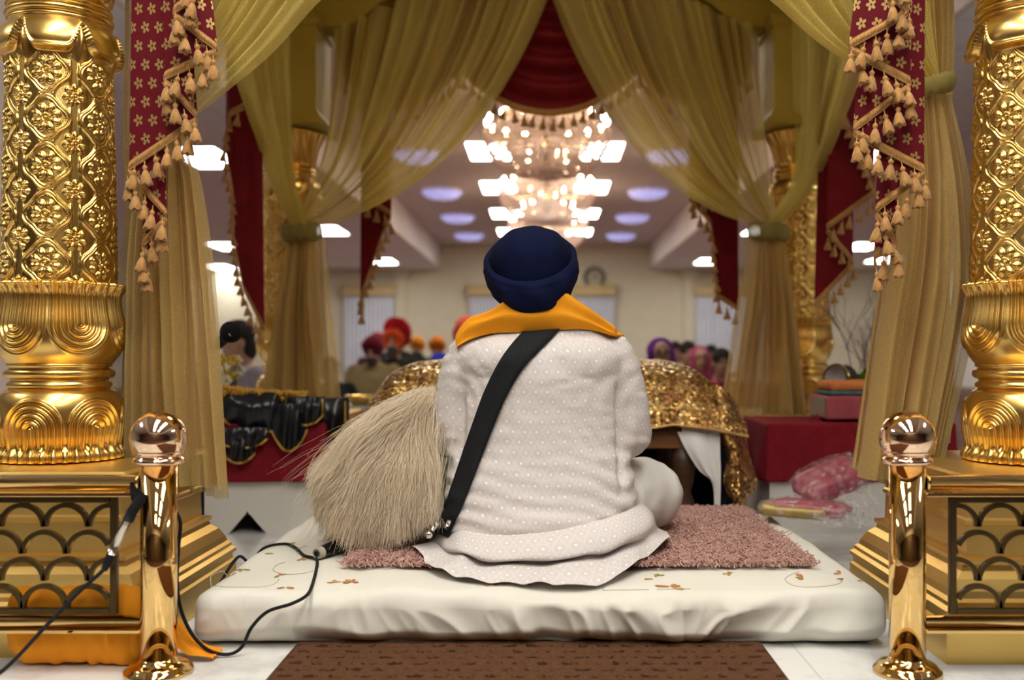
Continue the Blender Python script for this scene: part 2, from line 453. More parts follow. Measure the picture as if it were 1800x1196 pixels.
for si, sd in ((-0.79, 'left'), (0.79, 'right')):
    for k, y in enumerate((14.0, 17.0, 20.1, 23.1)):
        lab = '%s of the bright ceiling panels seen in a row just %s of the chandeliers' % (ordn[k], sd)
        if p0 is None: p0 = make_panel(ZC, M['panel'], 'ceiling_light', lab, 'ceiling panels beside the chandeliers', (si, y)); continue
        dup_tree(p0, (si, y, ZC), label=lab)
    for k, y in enumerate((7.8, 1.4, -0.1, -1.7)):  # the row over the camera is an extra, added to light the front
        q = dup_tree(p0, (si, y, ZC), label='bright ceiling panel out of sight above the gold canopy, or added over the camera'); q['group'] = 'ceiling panels over the platform and added ones over the camera'
s0 = None
side = [(-3.85, 11.3, 'large slanting white ceiling light seen between the left column and the red drape'), (-3.9, 17.8, 'small ceiling light glinting just right of the tied left curtain knot'), (-3.85, 23.6, 'tiny ceiling light beside the tassels of the left hanging red drape'),
        (-6.5, 20.4, 'upper of two rounded ceiling lights near the mic at far left'), (-8.2, 25.2, 'lower of two rounded ceiling lights near the mic at far left'), (-5.55, 8.6, 'ceiling light right beside the left carved column, high up'),
        (-7.4, 13.0, 'ceiling light low beside the left carved column behind its curtain'), (3.9, 23.6, 'small ceiling light between the right hanging red drape and white fascia'), (3.9, 17.8, 'ceiling light hidden behind right curtain knot'),
        (6.5, 20.4, 'upper of two ceiling lights beside the right tasselled drape tip'), (7.9, 23.2, 'lower of two ceiling lights beside the right tasselled drape tip'), (3.9, 11.3, 'ceiling light over right aisle behind the curtains'),
        (-3.9, 2.0, 'ceiling light of the low ceiling left of the platform'), (3.9, 2.0, 'ceiling light of the low ceiling right of the platform')]
for x, y, lab in side:
    if s0 is None: s0 = make_panel(ZS, M['panel_side'], 'ceiling_light', lab, 'ceiling lights of the low side ceilings', (x, y)); continue
    dup_tree(s0, (x, y, ZS), label=lab)

# ribbed crystal bowls on the raised ceiling
M['bowl'] = mat('bluish_crystal_bowl', (0.62, 0.64, 0.95), 0.15)
b_ = M['bowl'].node_tree.nodes['Principled BSDF']; b_.inputs['Emission Color'].default_value = (0.5, 0.5, 1.0, 1); b_.inputs['Emission Strength'].default_value = 0.42
def bowl_mesh():
    n, prof = 96, np.array([(0.30, 0.0), (0.31, -0.03), (0.29, -0.07), (0.22, -0.12), (0.12, -0.15), (0.01, -0.16)])
    V, Fs = lathe(prof, n); a = np.arctan2(V[:, 1], V[:, 0]); k = 1 + 0.13 * np.sign(np.sin(a * 14)) * (np.hypot(V[:, 0], V[:, 1]) > 0.1)
    V[:, 0] *= k; V[:, 1] *= k; return V, Fs
q0 = None
for sx_, sd in ((-1.8, 'left'), (1.8, 'right')):
    for k, y in enumerate((14.2, 17.4, 20.5, 23.6)):
        lab = '%s of the bluish ribbed crystal ceiling lamps in the %s row' % (ordn[k], sd)
        if q0 is None:
            q0 = thing('crystal_ceiling_lamp', lab, 'ceiling lamp', (sx_, y, ZC), 'bluish crystal ceiling lamps')
            part('rim', lathe([(0.33, 0.0), (0.34, -0.02), (0.31, -0.035), (0.29, -0.03)], 48), M['white_metal'], q0, True, True)
            part('crystal_bowl', bowl_mesh(), M['bowl'], q0, False, True); continue
        dup_tree(q0, (sx_, y, ZC), label=lab)

# chandeliers
M['crystal'] = mat('chandelier_crystal', (0.98, 0.76, 0.66), 0.15, 0.0, **{'Transmission Weight': 0.25, 'IOR': 1.45})
M['bulb'] = emis('candle_bulb', (1.0, 0.72, 0.44), 52.0)
M['chrome_gold'] = mat('chandelier_brass', (0.9, 0.72, 0.45), 0.12, 1.0)
def octa(c, r, h):
    V = np.array([(r, 0, 0), (0, r, 0), (-r, 0, 0), (0, -r, 0), (0, 0, h), (0, 0, -h * 1.5)]) + np.array(c)
    return V, [(0, 1, 4), (1, 2, 4), (2, 3, 4), (3, 0, 4), (1, 0, 5), (2, 1, 5), (3, 2, 5), (0, 3, 5)]
def chandelier_parts():
    R = random.Random(3); cr = []; arms = []; bulbs = []
    tiers = [(0.63, -0.52, 16), (0.44, -0.30, 10), (0.25, -0.12, 6)]
    for r, z, n in tiers:
        for k in range(n):
            a = 2 * PI * (k + 0.5 * (n == 10)) / n; c, s = math.cos(a), math.sin(a)
            arms.append(tube([(0.03 * c, 0.03 * s, z - 0.02), (r * 0.5 * c, r * 0.5 * s, z - 0.12), (r * 0.85 * c, r * 0.85 * s, z - 0.1), (r * c, r * s, z)], 0.007, 6, 12))
            bulbs.append((r * c, r * s, z + 0.06))
            for t in range(5): cr.append(octa(((r + R.uniform(-.05, .05)) * c, (r + R.uniform(-.05, .05)) * s, z - 0.04 - 0.035 * t), 0.011, 0.016))
        for k in range(int(70 * r / 0.6)):
            a = 2 * PI * k / int(70 * r / 0.6)
            for t in range(5):
                q = r * (1 - 0.16 * t); cr.append(octa((q * math.cos(a), q * math.sin(a), z - 0.06 - 0.05 * t - 0.06 * (t * t) * 0.2), 0.012, 0.018))
    for k in range(84):          # strings of drops: a tent above, a basket below
        a = 2 * PI * k / 84
        for t in np.linspace(0, 1, 13):
            r = 0.66 * math.cos(t * PI / 2 * .93) ** .8; z = -0.55 - 0.46 * math.sin(t * PI / 2)
            cr.append(octa((r * math.cos(a) + R.uniform(-.012, .012), r * math.sin(a) + R.uniform(-.012, .012), z), .017, .020))
        if k % 2 == 0:
            for t in np.linspace(0, 1, 9): r = .12 + .50 * t ** 1.6; cr.append(octa((r * math.cos(a), r * math.sin(a), -.12 - .42 * t), .016, .020))
    for k in range(160):
        a = R.uniform(0, 2 * PI); z = R.uniform(-0.98, -0.02); rr = 0.05 + 0.5 * max(0, math.sin(PI * min(1, (z + 1.0)))) * R.random()
        cr.append(octa((rr * math.cos(a), rr * math.sin(a), z), 0.013, 0.02))
    return join(*cr), join(*arms), bulbs
cr, arms, bl = chandelier_parts()
stem = lathe([(0.06, 0.0), (0.07, -0.02), (0.015, -0.05), (0.015, -0.2), (0.05, -0.26), (0.02, -0.34), (0.06, -0.46), (0.03, -0.6), (0.07, -0.7), (0.05, -0.86), (0.02, -0.95), (0.035, -0.99), (0.004, -1.03)], 20)
bulb = lathe([(0.006, -0.03), (0.009, -0.02), (0.016, -0.008), (0.020, 0.008), (0.018, 0.022), (0.010, 0.034), (0.003, 0.042)], 12)
bm_ = mesh_data('candle_bulb', *bulb, M['bulb'])
c0 = None
for k, (x, y, z) in enumerate(((0.02, 10.4, 3.60), (0.03, 13.7, 3.55), (0.05, 16.9, 3.50))):
    lab = ('nearest and largest of the crystal chandeliers, topmost, under the red swag', 'middle crystal chandelier of the three hanging in a line', 'farthest crystal chandelier, just above the blue turban')[k]
    if c0 is None:
        c0 = thing('crystal_chandelier', lab, 'chandelier', (x, y, z), 'crystal chandeliers')
        part('stem', stem, M['chrome_gold'], c0, True, True); part('arms', arms, M['chrome_gold'], c0, True, True)
        part('crystal_drops', cr, M['crystal'], c0, False, True, kind='stuff')
        for p in bl:
            o = link('bulb', bm_, c0); o.location = p
    else:
        c0b = dup_tree(c0, (x, y, z), label=lab)
for o in [o for o in col.objects if o.name.startswith('crystal_chandelier')]:
    z = o.location.z
    if z < ZC - 0.001:
        part('chain', tube([(0, 0, 0), (0, 0, ZC - z)], 0.008, 6), M['chrome_gold'], o, True, True)
# wall clock
t = thing('wall_clock', 'round dark-rimmed clock high on the far cream wall', 'clock', (0.0 + (1045 - CX) / F * YF, YF - 0.05, 2.75), )
a = [(0.20, 0.045), (0.20, -0.0), (0.235, -0.04), (0.28, -0.03), (0.29, 0.045)]
def facing(VF):   # lathe about z turned to face -y
    V = np.asarray(VF[0], float); return np.stack([V[:, 0], V[:, 2], -V[:, 1] * -1], 1), [f[::-1] for f in VF[1]]
part('rim', facing(lathe(a, 40, cap=False)), mat('clock_rim', (0.05, 0.045, 0.04), 0.4), t, True, True)
part('dial', facing(lathe([(0.001, 0.0), (0.205, 0.0), (0.205, 0.04)], 40)), mat('clock_dial', (0.40, 0.34, 0.25), 0.5), t, False, True)
part('hand', box((-0.008, -0.02, -0.02), (0.008, -0.01, 0.14)), mat('clock_hand', (0.03, 0.03, 0.03), 0.4), t, False, True)
part('hand', box((-0.02, -0.02, -0.01), (0.10, -0.01, 0.008)), bpy.data.materials['clock_hand'], t, False, True)
# ================================================================== THE GOLD CANOPY
PX, PN, PF = 1.278, 2.64, 4.99     # column centres: +-x, near y, far y
def zf(y): return H + (CY - y) / 663.0      # height of a feature of the near column
def rf(px): return px / 663.0

def bump_lathe(prof, n, nz, hfun):
    """dense lathe; hfun(theta, z) -> radial relief"""
    prof = np.asarray(prof, float)
    s = np.concatenate([[0], np.cumsum(np.hypot(*np.diff(prof, axis=0).T))])
    q = catmull(np.column_stack([prof, np.zeros(len(prof))]), nz * 3)
    ss = np.concatenate([[0], np.cumsum(np.hypot(*np.diff(q[:, :2], axis=0).T))])
    t = np.linspace(0, ss[-1], nz); r = np.interp(t, ss, q[:, 0]); z = np.interp(t, ss, q[:, 1])
    th = np.linspace(0, 2 * PI, n, endpoint=False)
    T, Z = np.meshgrid(th, z, indexing='ij'); R = r[None, :] + hfun(T, Z)
    V = np.stack([R * np.cos(T), R * np.sin(T), Z], 2).reshape(-1, 3)
    Fs = grid_faces(n, nz, cu=True)
    return V, Fs
TH0 = -PI / 2      # relief is centred on the side facing the camera
def cells(T, n, off=0.0):
    w = 2 * PI / n; u = (T - TH0 + off) / w; k = np.floor(u + 0.5); return (u - k)      # -0.5..0.5
def shaft_relief(T, Z):
    n, hh = 6, 82 / 663.0; w = 0.85 / n
    def flower(x, y, rp, npet, sc, a0=0.0):
        r = np.hypot(x, y); a = np.arctan2(y, x) + a0; st = 2 * PI / npet; ph = a - np.round(a / st) * st
        ro, ri = rp, rp * 0.30; mid, hl = (ro + ri) / 2, (ro - ri) / 2
        t = (r * np.cos(ph) - mid) / hl; wd = rp * (0.17 + 0.13 * np.clip((r - ri) / (ro - ri), 0, 1)); q = r * np.sin(ph) / wd
        e = t * t + q * q
        g = sc * np.sqrt(np.clip(1 - e, 0, 1)) - sc * 0.35 * np.exp(-((e - 0.42) / 0.12) ** 2) * 0.8
        g = g + sc * 1.0 * np.sqrt(np.clip(1 - (r / (rp * 0.15)) ** 2, 0, 1)) + sc * 0.8 * np.exp(-((r - rp * 0.25) / (rp * 0.05)) ** 2)
        return g
    u = cells(T, n, -0.20); z0 = zf(140)
    x = u * w; v = (Z - z0) / hh; y = (v - np.floor(v + 0.5)) * hh
    r = np.hypot(x, y); a = np.arctan2(y, x); q = r / (1 + 0.11 * np.cos(4 * a))
    h = 0.0062 * np.exp(-((q - 0.0535) / 0.0030) ** 2) + 0.0046 * np.exp(-((q - 0.0462) / 0.0022) ** 2)
    h = h + np.where(q < 0.0445, 0.002 + flower(x, y, 0.039, 8, 0.0072, PI / 8), 0)
    x2 = (np.abs(u) - 0.5) * w; v2 = v + 0.5; y2 = (v2 - np.floor(v2 + 0.5)) * hh; r2 = np.hypot(x2, y2)
    out = smoothstep(0.055, 0.059, q)
    h = h + out * np.where(r2 < 0.034, flower(x2, y2, 0.031, 7, 0.0085, 0.3), 0)
    h = h + out * (0.0055 * np.exp(-((np.abs(x) - 0.016 - 0.12 * np.abs(y2)) / 0.004) ** 2) * np.exp(-(y2 / 0.022) ** 2) + 0.004 * np.exp(-((np.abs(x2) - 0.012) / 0.003) ** 2) * np.exp(-((np.abs(y2) - 0.045) / 0.012) ** 2))
    return h - 0.003
def ushape(x, y):
    return np.where(y > 0, np.abs(x), np.hypot(x, y))
def collar_relief(T, Z):
    n = 6; u = cells(T, n, 0.28); w = 0.98 / n; x = u * w; y = Z - zf(572)
    d = ushape(x, y) ; R = w * 0.5
    pit = 0.0165
    rid = np.cos(2 * PI * d / pit) * 0.0048
    inside = smoothstep(R * 1.02, R * 0.9, d)
    h = inside * (rid + 0.003)
    lip = smoothstep(zf(515), zf(503), Z)
    return h + lip * 0.004 * np.cos(36 * (T - TH0))
def base_relief(T, Z):
    n = 6; u = cells(T, n, 0.0); w = 0.98 / n; x = u * w; y = -(Z - zf(750))
    d = ushape(x, y); R = w * 0.48; pit = 0.0185
    inside = smoothstep(R * 1.02, R * 0.92, d)
    low = smoothstep(zf(775), zf(795), Z)
    h = inside * (np.cos(2 * PI * d / pit) * 0.0048 + 0.003)
    fl = np.abs(np.cos(18 * (T - TH0))) * 0.014 - 0.006
    return h * (1 - low) + fl * low
def lip_relief(T, Z):
    u = cells(T, 6, -0.30); zlow, ztop = zf(104), zf(55)
    edge = Z - (zlow + (ztop - zlow) * np.exp(-((np.abs(u) - 0.5) / 0.13) ** 2))
    cut = smoothstep(0.002, -0.005, edge)
    rim = 0.0075 * np.exp(-((edge - 0.004) / 0.0055) ** 2)
    inner = 0.008 * np.exp(-((np.abs(u) - 0.5) / 0.05) ** 2) * cut
    return -0.016 * cut + rim + inner
def lotus_relief(T, Z):
    t = np.clip((Z - zf(6)) / (1.825 - zf(6)), 0, 1)
    return 0.010 * np.abs(np.cos(9 * (T - TH0) + 3.0 * t)) * np.sin(PI * np.clip(t * 1.05, 0, 1)) ** 0.6 + 0.01 * t ** 8 * np.abs(np.cos(9 * (T - TH0) + 3.0 * t))

def square_lathe(prof):
    V = []; Fs = []
    for r, z in prof: V += [(r, -r, z), (r, r, z), (-r, r, z), (-r, -r, z)]
    m = len(prof)
    for i in range(m - 1):
        for k in range(4): Fs.append((i * 4 + k, i * 4 + (k + 1) % 4, (i + 1) * 4 + (k + 1) % 4, (i + 1) * 4 + k))
    Fs.append((3, 2, 1, 0)); Fs.append(tuple((m - 1) * 4 + k for k in range(4)))
    return np.array(V, float), Fs
ped = [(r - 0.07, z) for r, z in [(0.43, 0.0), (0.43, 0.085), (0.422, 0.09), (0.422, 0.105), (0.43, 0.11), (0.43, 0.12), (0.42, 0.128), (0.42, 0.138), (0.41, 0.145), (0.405, 0.16), (0.39, 0.185), (0.372, 0.20), (0.368, 0.21), (0.375, 0.215), (0.375, 0.225), (0.352, 0.23),
       (0.350, 0.30), (0.356, 0.305), (0.356, 0.315), (0.350, 0.32), (0.350, 0.372), (0.362, 0.38), (0.372, 0.385), (0.372, 0.418), (0.366, 0.425)]]
V_sh, F_sh = bump_lathe([(rf(93), zf(498)), (rf(91), zf(400)), (rf(88), zf(250)), (rf(85), zf(110))], 540, 360, shaft_relief)
V_co, F_co = bump_lathe([(rf(82), zf(642)), (rf(88), zf(637)), (rf(98), zf(622)), (rf(104), zf(598)), (rf(102), zf(570)), (rf(97), zf(540)), (rf(96), zf(522)), (rf(101), zf(508)), (rf(104), zf(502)), (rf(99), zf(498)), (rf(92), zf(498))], 432, 130, collar_relief)
V_bs, F_bs = bump_lathe([(rf(96), zf(808)), (rf(104), zf(806)), (rf(104), zf(796)), (rf(99), zf(782)), (rf(102), zf(762)), (rf(104), zf(738)), (rf(102), zf(712)), (rf(94), zf(692)), (rf(84), zf(684)), (rf(80), zf(681))], 432, 130, base_relief)
V_lp, F_lp = bump_lathe([(rf(83), zf(128)), (rf(92), zf(122)), (rf(98), zf(104)), (rf(101), zf(84)), (rf(97), zf(66)), (rf(88), zf(50)), (rf(82), zf(42))], 300, 80, lip_relief)
V_lt, F_lt = bump_lathe([(0.112, zf(6)), (0.125, zf(-5)), (0.128, zf(-30)), (0.138, zf(-60)), (0.158, zf(-90)), (0.170, zf(-104)), (0.166, zf(-111)), (0.13, zf(-113))], 216, 60, lotus_relief)
neck_low = lathe([(rf(80), zf(683)), (rf(86), zf(680)), (rf(86), zf(674)), (rf(80), zf(670)), (rf(80), zf(667))] + [(rf(84) + rf(7) * math.sin(a), zf(657) - rf(8) * math.cos(a)) for a in np.linspace(0, PI, 9)] + [(rf(80), zf(647)), (rf(86), zf(644)), (rf(86), zf(640)), (rf(82), zf(638))], 64)
neck_up = lathe([(rf(80), zf(46)), (rf(85), zf(44)), (rf(86), zf(40)), (rf(82), zf(37))] + [(rf(80) + rf(9) * math.sin(a), zf(29) - rf(7) * math.cos(a)) for a in np.linspace(0, PI, 9)] + [(rf(81), zf(20))] + [(rf(80) + rf(7) * math.sin(a), zf(14) - rf(5) * math.cos(a)) for a in np.linspace(0, PI, 7)] + [(rf(76), zf(7)), (0.11, zf(4))], 64)
aba = [(0.165, 1.82), (0.20, 1.825), (0.205, 1.85), (0.19, 1.865), (0.178, 1.885), (0.172, 1.90), (0.168, 1.905), (0.168, 2.30), (0.180, 2.31), (0.186, 2.335), (0.20, 2.35)]
pil_parts = [('pedestal', square_lathe(ped), 'gold_satin', False), ('bulb_base', (V_bs, F_bs), 'gold', True), ('lower_rings', neck_low, 'gold', True), ('fluted_collar', (V_co, F_co), 'gold', True), ('carved_shaft', (V_sh, F_sh), 'gold', True),
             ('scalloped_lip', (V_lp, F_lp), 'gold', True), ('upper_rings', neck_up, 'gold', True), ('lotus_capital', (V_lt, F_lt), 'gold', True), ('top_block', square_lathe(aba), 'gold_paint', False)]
labs = [(-1.300, 2.67, 'large carved gold column at the left edge of the canopy'), (1.272, 2.62, 'large carved gold column at the right edge of the canopy'),
        (-PX, PF, 'far gold column half hidden behind the tied left curtain'), (PX, PF, 'far gold column half hidden behind the tied right curtain')]
pil = None
for x, y, lab in labs:
    if pil is None:
        pil = thing('carved_column', lab, 'column', (x, y, 0), 'carved gold columns of the canopy', kind='thing')
        for nm, VF, mm, sm in pil_parts: part(nm, VF, M[mm], pil, sm, True)
    else: dup_tree(pil, (x, y, 0), label=lab)

# roof: four cusped arch panels, cornice, slab and a low dome (the part above the frame is kept simple)
def arch_outline(hw, z0, z1, ztop):
    pts = [(-hw, z0 - 0.02), (-hw * 0.90, z0 - 0.01)]
    c = [(-0.90, 0.00), (-0.84, 0.03), (-0.78, 0.13), (-0.72, 0.24), (-0.66, 0.30), (-0.62, 0.31), (-0.58, 0.40), (-0.5, 0.53), (-0.42, 0.60), (-0.36, 0.61), (-0.30, 0.72), (-0.2, 0.85), (-0.1, 0.91), (-0.06, 0.93), (0, 1.0)]
    L = [(x * hw, z0 + t * (z1 - z0)) for x, t in c]
    L = L + [(-x, z) for x, z in L[-2::-1]]
    return [(-hw, ztop), (-hw, z0)] + L + [(hw, z0), (hw, ztop)]
roof = thing('canopy_roof', 'gold arched canopy roof carried by four carved columns', 'canopy', (0, (PN + PF) / 2, 2.35), kind='thing')
for y in (PF, PN):
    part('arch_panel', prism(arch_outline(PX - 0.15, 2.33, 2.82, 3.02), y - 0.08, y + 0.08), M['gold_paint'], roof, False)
hwy = (PF - PN) / 2 - 0.15
for x in (-PX, PX):
    V, Fs = prism(arch_outline(hwy, 2.33, 2.82, 3.02), x - 0.08, x + 0.08)
    V = np.stack([V[:, 1], V[:, 0] + (PN + PF) / 2, V[:, 2]], 1)
    part('arch_panel', (V, Fs), M['gold_paint'], roof, False)
for x in (-PX, PX):
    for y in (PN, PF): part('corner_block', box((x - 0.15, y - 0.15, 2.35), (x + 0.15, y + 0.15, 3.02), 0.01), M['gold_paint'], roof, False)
part('cornice', box((-PX - 0.3, PN - 0.3, 3.02), (PX + 0.3, PF + 0.3, 3.14), 0.03), M['gold_satin'], roof, False)
dm = lathe([(1.25, 3.14), (1.27, 3.2), (1.15, 3.30), (0.8, 3.41), (0.4, 3.49), (0.1, 3.52), (0.01, 3.53)], 64)
lamp = part('added_lamp', box((-0.32, 3.50, 2.985), (0.32, 4.14, 3.02), 0.008), M['white_metal'], roof, False)  # unseen lamp added under the roof to brighten the curtains
part('added_lamp_diffuser', box((-0.29, 3.53, 2.975), (0.29, 4.11, 2.985)), emis('added_canopy_lamp', (1.0, 0.86, 0.62), 5.0), lamp, False)
part('dome', (np.asarray(dm[0]) * np.array([1, 0.9, 1]) + np.array([0, (PN + PF) / 2, 0]), dm[1]), M['gold'], roof)

# ------------------------------------------------------------------ sheer curtains
def sheer(Lc, Rc, npl, amp, disp, nu=260, nv=90, seed=0, bulge=None, slack=0.0, edge=0.0):
    """cloth between edge curves Lc and Rc with npl folds; amp(v) fold depth; disp = fold direction(s)"""
    R = np.random.default_rng(seed)
    L = catmull(Lc, nv); Rr = catmull(Rc, nv); u = np.linspace(0, 1, nu); v = np.linspace(0, 1, nv)
    ph = R.uniform(0, 6, 6)
    uu = u + 0.035 * np.sin(2 * PI * u * 2.3 + ph[0]) + 0.02 * np.sin(2 * PI * u * 5.1 + ph[1]); uu = (uu - uu[0]) / (uu[-1] - uu[0])
    A = np.array([amp(t) for t in v])
    S = L[None] * (1 - uu[:, None, None]) + Rr[None] * uu[:, None, None]
    if bulge is not None: S = S + (np.sin(PI * uu)[:, None] * (1 - v)[None, :] ** 2)[..., None] * np.array(bulge)
    am = 0.65 + 0.35 * np.sin(2 * PI * u * 1.7 + ph[2])
    w1 = np.sin(2 * PI * npl * u[:, None] + ph[3] + 0.5 * np.sin(3 * v + ph[4])[None, :])
    w2 = np.sin(2 * PI * npl * 2.37 * u[:, None] + ph[5] + 0.8 * np.sin(4 * v)[None, :])
    d = (w1 * am[:, None] + 0.35 * w2) * A[None, :]
    S = S + d[..., None] * np.array(disp[0])
    if len(disp) > 1:
        S = S + (np.cos(2 * PI * npl * u + ph[3])[:, None] * am[:, None] * A[None, :] * edge)[..., None] * np.array(disp[1])
    S = S + (noise(S, 3.0) * 0.015 + noise(S, 9) * 0.004)[..., None] * np.array(disp[0])
    return S.reshape(-1, 3), grid_faces(nu, nv)

def knot(c, w, d, h, tilt=0.0, seed=0):
    """a ruched band tied round the gathered cloth"""
    n, m = 48, 20; a = np.linspace(0, 2 * PI, n, endpoint=False); b = np.linspace(0, 2 * PI, m, endpoint=False)
    V = np.zeros((n, m, 3)); rr = 0.30
    k = 1 + 0.16 * np.sin(a * 11 + seed) + 0.1 * np.sin(a * 23)
    X = np.cos(a)[:, None] * (w / 2 * (1 - rr) + w / 2 * rr * np.cos(b)[None] * k[:, None])
    Y = np.sin(a)[:, None] * (d / 2 * (1 - rr) + d / 2 * rr * np.cos(b)[None] * k[:, None])
    Z = h / 2 * np.sin(b)[None] * k[:, None] + tilt * X
    V[..., 0] = X + c[0]; V[..., 1] = Y + c[1]; V[..., 2] = Z + c[2]
    return V.reshape(-1, 3), grid_faces(n, m, cu=True, cv=True)

YC = PF - 0.22          # plane of the far curtains
def far_curtain(sgn, kx, ky, hemL, hemR, hemy, label, seed):
    """one tied curtain of the far side: swept part, side part, knot, fall"""
    def q(x, y, Y): return P(CX + sgn * (x - CX), y, Y)
    root = thing('tied_curtain', label, 'curtain', (0, YC, 0), 'olive gold curtains tied to the far columns')
    L = [q(588, 52, YC + .1), q(583, 150, YC + .06), q(568, 270, YC), q(kx - 12, ky - 12, YC)]
    t = np.linspace(0, 1, 9); p0, pc, p2 = np.array([962, -40.]), np.array([832, 342.]), np.array([kx + 16, ky - 2])
    B = [(1 - s) ** 2 * p0 + 2 * s * (1 - s) * pc + s * s * p2 for s in t]
    Rr = [q(b[0], b[1], YC + 0.12 * (1 - s)) for b, s in zip(B, t)]
    am = lambda v: 0.075 * (1 - v) ** 0.7 + 0.008
    part('swept_panel', sheer(L, Rr, 13, am, ((0, 1, 0), (1 * sgn, 0, 0.3)), 420, 80, seed, (0, 0, 0.05), edge=0.55), M['sheer'], root)
    # the side of the canopy: its curtain comes forward to the same knot
    xs = sgn * -1.24
    Ls = [(xs, 3.75, 2.42), (xs * 0.995, 3.95, 1.95), (xs * 0.99, 4.45, 1.55), q(kx - 20, ky - 4, YC - .02)]
    Rs = [(xs, 4.80, 2.36), (xs * 0.99, 4.80, 2.0), (xs * 0.985, 4.82, 1.6), q(kx + 6, ky - 6, YC - .03)]
    part('side_panel', sheer(Ls, Rs, 7, lambda v: 0.045 * (1 - v) ** 0.7 + 0.006, ((1, 0, 0), (0, 1, 0)), 200, 70, seed + 1, edge=0.5), M['sheer'], root)
    part('tie_band', knot(q(kx, ky + 8, YC - .01), 0.20, 0.13, 0.075, 0.06 * sgn, seed), M['sheer_dense'], root)
    Lf = [q(kx - 26, ky + 14, YC), q(kx - 36, ky + 90, YC - .02), q((hemL + kx - 36) / 2, (ky + hemy) / 2 + 40, YC - .03), q(hemL, hemy, YC - .04)]
    Rf = [q(kx + 22, ky + 14, YC), q(kx + 30, ky + 90, YC - .02), q((hemR + kx + 30) / 2, (ky + hemy) / 2 + 40, YC - .03), q(hemR, hemy, YC - .04)]
    part('fall', sheer(Lf, Rf, 6, lambda v: 0.02 + 0.045 * min(1, v * 2.2), ((0, 1, 0), (1, 0, 0)), 240, 90, seed + 2, edge=0.3), M['sheer_low'], root)
    part('back_fall', sheer([p + np.array([0.01, 0.05, 0]) for p in Lf], [p + np.array([0.04 * sgn, 0.06, 0]) for p in Rf], 5, lambda v: 0.015 + 0.03 * min(1, v * 2.2), ((0, 1, 0), (1, 0, 0)), 160, 60, seed + 3, edge=0.3), M['sheer_low'], root)
    return root
far_curtain(1, 530, 402, 458, 578, 700, 'olive sheer curtain swept across and knotted at the far left column', 11)
far_curtain(-1, 1916 - 1352, 400, 1916 - 1420, 1916 - 1284, 735, 'olive sheer curtain swept across and knotted at the far right column', 31)

def near_curtain(sgn, kx, ky, label, seed, hem):
    def q(x, y, Y): return P(x, y, Y)
    YN = 2.74
    root = thing('tied_curtain', label, 'curtain', (0, YN, 0), 'gold sheer curtains tied to the near columns')
    k = q(kx, ky, YN)
    # swag from the top of the near arch to the knot
    Lq = [(sgn * 1.10, YN, 2.35), (sgn * 1.09, YN, 2.05), (sgn * 1.07, YN, 1.75), k + np.array([sgn * 0.02, 0, 0.03])]
    if sgn < 0: low = [(0.0, YN + .03, 2.70), q(700, -260, YN), q(600, -50, YN), q(545, 8, YN), q(478, 84, YN), q(405, 150, YN), q(345, 198, YN), k]
    else: low = [(0.0, YN + .03, 2.70), q(1230, -260, YN), q(1330, -60, YN), q(1388, 6, YN), q(1430, 48, YN), q(1484, 92, YN), q(1560, 130, YN), k]
    part('swept_panel', sheer(Lq, low, 11, lambda v: 0.045 * (1 - v) ** 0.7 + 0.008, ((0, 1, 0), (sgn * -1, 0, 0.3)), 320, 90, seed, (0, 0, 0.05), edge=0.5), M['sheer'], root)
    part('tie_band', knot(k, 0.125, 0.09, 0.05, 0.25 * sgn, seed), M['sheer_dense'], root)
    Lf, Rf = hem(k, q, YN)
    part('fall', sheer(Lf, Rf, 7, lambda v: 0.012 + 0.04 * min(1, v * 1.8), ((0, 1, 0), (1, 0, 0)), 300, 110, seed + 2, edge=0.35), M['sheer_low'], root)
    Y2 = YN + .12
    part('back_fall', sheer([p + np.array([-0.01, .12, .02]) for p in Lf], [p + np.array([-0.03, .10, -.05]) for p in Rf], 5, lambda v: 0.012 + 0.03 * min(1, v * 1.8), ((0, 1, 0), (1, 0, 0)), 200, 80, seed + 4, edge=0.35), M['sheer_low'], root)
    # straight side curtain hanging behind, along the side of the canopy
    xs = sgn * 1.17
    part('side_panel', sheer([(xs, 2.86, 2.36), (xs, 2.86, 1.6), (xs * 1.0, 2.88, .9), (xs * 1.02, 2.95, .44)], [(xs * 1.02, 3.55, 2.42), (xs * 1.02, 3.3, 1.7), (xs * 1.0, 3.12, 1.2), (xs * 1.02, 3.12, .44)], 7, lambda v: 0.03, ((1, 0, 0), (0, 1, 0)), 200, 70, seed + 3, edge=0.5), M['sheer_low'], root)
    return root
def hemL(k, q, Y):
    return ([k + np.array([-.04, 0, -.02]), q(228, 330, Y), q(204, 560, Y), q(186, 845, Y)], [k + np.array([.04, 0, -.02]), q(352, 330, Y), q(378, 560, Y), q(396, 858, Y)])
def hemR(k, q, Y):
    return ([k + np.array([-.05, 0, -.02]), q(1600, 330, Y), q(1568, 560, Y), q(1526, 842, Y)], [k + np.array([.05, 0, -.02]), q(1700, 330, Y), q(1702, 560, Y), q(1640, 850, Y)])
near_curtain(-1, 292, 215, 'gold sheer curtain hanging beside the large left column', 51, hemL)
near_curtain(1, 1640, 152, 'gold sheer curtain hanging beside the large right column', 71, hemR)

